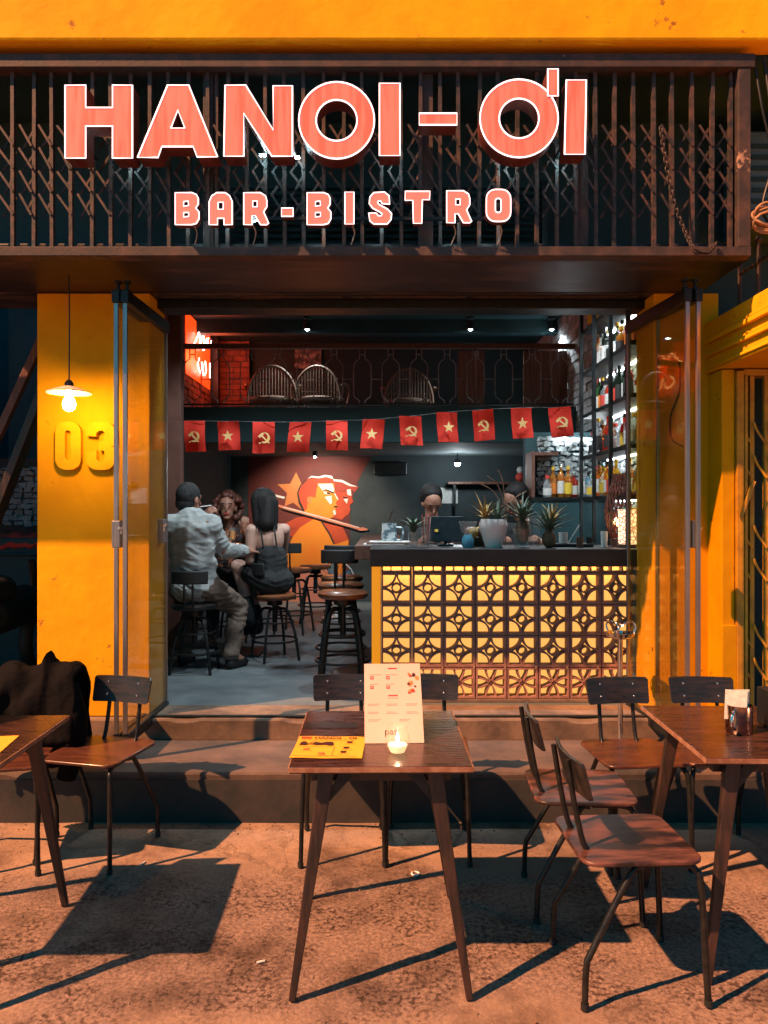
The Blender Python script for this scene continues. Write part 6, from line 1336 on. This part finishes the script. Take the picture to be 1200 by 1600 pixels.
# balcony rail and clutter above the cornice
rb = thing('small_balcony_rail', 'short rusty balcony rail standing on the yellow cornice', 'railing', (1.90, 3.6, 2.601))
for k, y in enumerate((3.1, 3.3, 3.5, 3.7, 3.9, 4.1)):
    MB().tube([(0, y - 3.6, 0), (0, y - 3.6, 0.30)], 0.011, 8).build('baluster', RUST, rb, 40); MB().sphere((0, y - 3.6, 0.315), 0.019, 10, 7).build('finial', RUST, rb, 60)
MB().tube([(0, -0.5, 0.2), (0, 0.5, 0.2)], 0.009, 8).build('rail', RUST, rb, 40)
ac = thing('air_conditioner', 'bluish air conditioner casing behind the grille end', 'air conditioner', (2.23, 4.50, 3.10))
ACM = pm('blue_grey_casing', (0.10, 0.19, 0.23), (0.07, 0.14, 0.17), scale=5, rough=0.5)
MB().box(-0.25, 0.35, -0.30, 0.0, 0, 0.52).build('casing', ACM, ac, bevel=0.015)
for k in range(7): MB().box(-0.22, 0.30, -0.306, -0.301, 0.06 + 0.06 * k, 0.085 + 0.06 * k).build('vent_slat', DARK, ac)
cl = MB()
for k in range(7):
    cl.tube([(0.10 * math.cos(a) * (1 + 0.08 * math.sin(k * 2)), 0.02 * math.sin(a * 2 + k) + 0.012 * (k % 3), 0.05 * math.sin(a) + 0.008 * k) for a in [q * math.pi / 9 for q in range(18)]], 0.006, 6, closed=True)
tag(cl.build('cable_coil', TAN, smooth=60, loc=(1.88, 3.70, 2.93)), 'tan coil of cable hanging beside the grille end', 'cable coil')
cw = MB()
for k in range(5):
    x0 = 1.80 + 0.05 * k; cw.tube(smoothpath([(x0, 3.74, 3.75), (x0 + 0.03, 3.72, 3.5 - 0.03 * k), (x0 + 0.10, 3.76, 3.25), (x0 + 0.05 + 0.02 * k, 3.74, 2.98), (x0 + 0.3, 3.8, 2.8)], 6), 0.006 + 0.002 * (k % 2), 6)
tag(cw.build('cable_bundle', CABLE, smooth=60), 'tangle of black cables dropping past the grille end', 'cables')

# left: dark alley beside the pillar
ALLEYM = pm('alley_teal_plaster', (0.05, 0.13, 0.15), (0.09, 0.20, 0.22), scale=1.6, rough=0.8, bump=0.3, bscale=12)
al = thing('alley_wall', 'dark alley side wall to the left of the yellow pillar', 'wall', (-3.2, 6, 0.252))
MB().box(-1.3, -1.2, -1.6, 5, 0, 7).build('wall_face', ALLEYM, al); MB().box(-1.2, 1.1, 3.0, 3.1, 0, 7).build('end_wall', ALLEYM, al)
sw = bricks('y', -3.80, -2.02, 1.40, 1.92, 0.08, 0.05, 6.9, jit=0.010, dep=0.025, seed=8, nsign=-1)
MB().box(-0.65, 1.17, 0.9, 1.0, 0.0, 1.75).build('stone_backing', MORT, al)
o = sw.build('stone_facing', STONE, al); o.location = (3.2, -6, -0.252); tag(o, kind='stuff')
for k, (a_, b_, lab) in enumerate(((W(-30, 740, 5.0), W(52, 560, 5.0), 'upper slanting timber pole in the dark alley'), (W(-35, 880, 4.9), W(62, 630, 4.9), 'lower thicker slanting timber plank in the dark alley'))):
    t = tag(MB().bar(a_ - (b_ - a_) * 0.9, b_ + (b_ - a_) * 0.25, 0.05 + 0.06 * k, 0.05).build('timber_prop', WOODIN if k == 0 else LEGW, bevel=0.004), lab, 'timber')
fl_ = thing('red_cloth_bundle', 'red cloth bundle over a dark crate in the alley', 'bundle', (-2.98, 6.3, 0.30))
MB().box(-0.28, 0.35, -0.25, 0.25, 0, 1.02).build('crate', DARK, fl_, bevel=0.01)
cb_ = MB(); vs = []; nU = 16
for j in range(10):
    for i in range(nU): u, v = i / (nU - 1), j / 9; vs.append(((u - 0.5) * 0.66, -0.27 + 0.5 * v, 1.05 + 0.06 * mnoise.noise((u * 6, v * 6, 1)) - (0.10 * max(0, 0.15 - v) / 0.15)))
cb_.add(vs, [(j * nU + i, j * nU + i + 1, (j + 1) * nU + i + 1, (j + 1) * nU + i) for j in range(9) for i in range(nU - 1)]); o = cb_.build('red_cloth', FLAGR, fl_, 60); sd_ = o.modifiers.new('thickness', 'SOLIDIFY'); sd_.thickness = 0.01
sct = thing('parked_motorbike', 'dark motorbike mostly cut off at the left edge in the alley', 'motorbike', (-2.72, 4.95, 0.252))
for yy in (0.0, 1.15):
    w_ = MB().tube([(0.0, yy + 0.27 * math.cos(a), 0.28 + 0.27 * math.sin(a)) for a in [2 * math.pi * k / 32 for k in range(32)]], 0.05, 10, closed=True).build('wheel', BLACKR, sct, 60)
    rm = MB()
    rm.tube([(0.0, yy + 0.215 * math.cos(a), 0.28 + 0.215 * math.sin(a)) for a in [2 * math.pi * k / 32 for k in range(32)]], 0.016, 8, closed=True)
    for k in range(12):
        a = 2 * math.pi * k / 12; rm.tube([(0, yy + 0.03 * math.cos(a), 0.28 + 0.03 * math.sin(a)), (0, yy + 0.215 * math.cos(a), 0.28 + 0.215 * math.sin(a))], 0.004, 5)
    rm.build('rim', CHROME, w_, 60)
MB().capsule((0, 0.35, 0.55), 0.14, (0, 0.85, 0.58), 0.15).build('body', DARKG, sct, 60); MB().capsule((0, 0.0, 0.74), 0.09, (0, 0.5, 0.72), 0.11).build('seat', BLACKR, sct, 60)
MB().tube([(0, 1.15, 0.28), (0, 0.98, 0.9)], 0.03, 8).build('fork', TUBE, sct, 40); MB().tube([(-0.3, 0.92, 0.95), (0.3, 0.92, 0.95)], 0.015, 8).build('handlebar', TUBE, sct, 40); MB().tube([(0, 0, 0.28), (0, 0.4, 0.45)], 0.03, 8).build('swing_arm', TUBE, sct, 40)
# grit and scraps on the street
rn = random.Random(12); gm_ = MB()
for k in range(420):
    x = rn.uniform(-1.9, 1.9); y = rn.choice([rn.uniform(2.0, 3.7), 3.78 - abs(rn.gauss(0, 0.06))]); r_ = rn.uniform(0.0015, 0.005) * (1.5 if rn.random() < 0.06 else 1)
    gm_.sphere((x, y, rough_ground(x, y) + r_ * 0.4), (r_ * rn.uniform(0.8, 1.7), r_, r_ * 0.7), 6, 4, (0, 0, rn.uniform(0, 3)))
tag(gm_.build('street_grit', pm('grit', (0.30, 0.22, 0.17), (0.06, 0.05, 0.045), scale=3, rough=0.9), smooth=60), 'small stones and crumbs scattered on the street', kind='stuff')
for k, (x, y, a) in enumerate(((-0.42, 2.62, 0.4), (0.12, 3.28, 2.1), (-1.05, 3.35, 1.2), (0.45, 2.30, 0.9))):
    c_ = tag(MB().tube([(-0.014, 0, 0), (0.014, 0, 0)], 0.004, 7).build('cigarette_butt', EDGE if k % 2 else LB['white'], loc=(x, y, rough_ground(x, y) + 0.0045)), ('white cigarette butt on the ground left of the centre table', 'brown cigarette butt on the ground under the centre chairs', 'white cigarette butt on the ground before the pillar chair', 'brown cigarette butt on the ground beside the nearest chair')[k], 'cigarette butt', 'cigarette butts'); c_.rotation_euler = (0, 0, a)
cap_ = tag(MB().tube([(0.016 * math.cos(q), 0.016 * math.sin(q), 0) for q in [j * 0.5236 for j in range(12)]], 0.004, 6, closed=True).build('plastic_ring', CERW, loc=(0.133, 3.26, rough_ground(0.133, 3.26) + 0.004)), 'pale plastic ring lying on the ground under the centre table', 'ring')
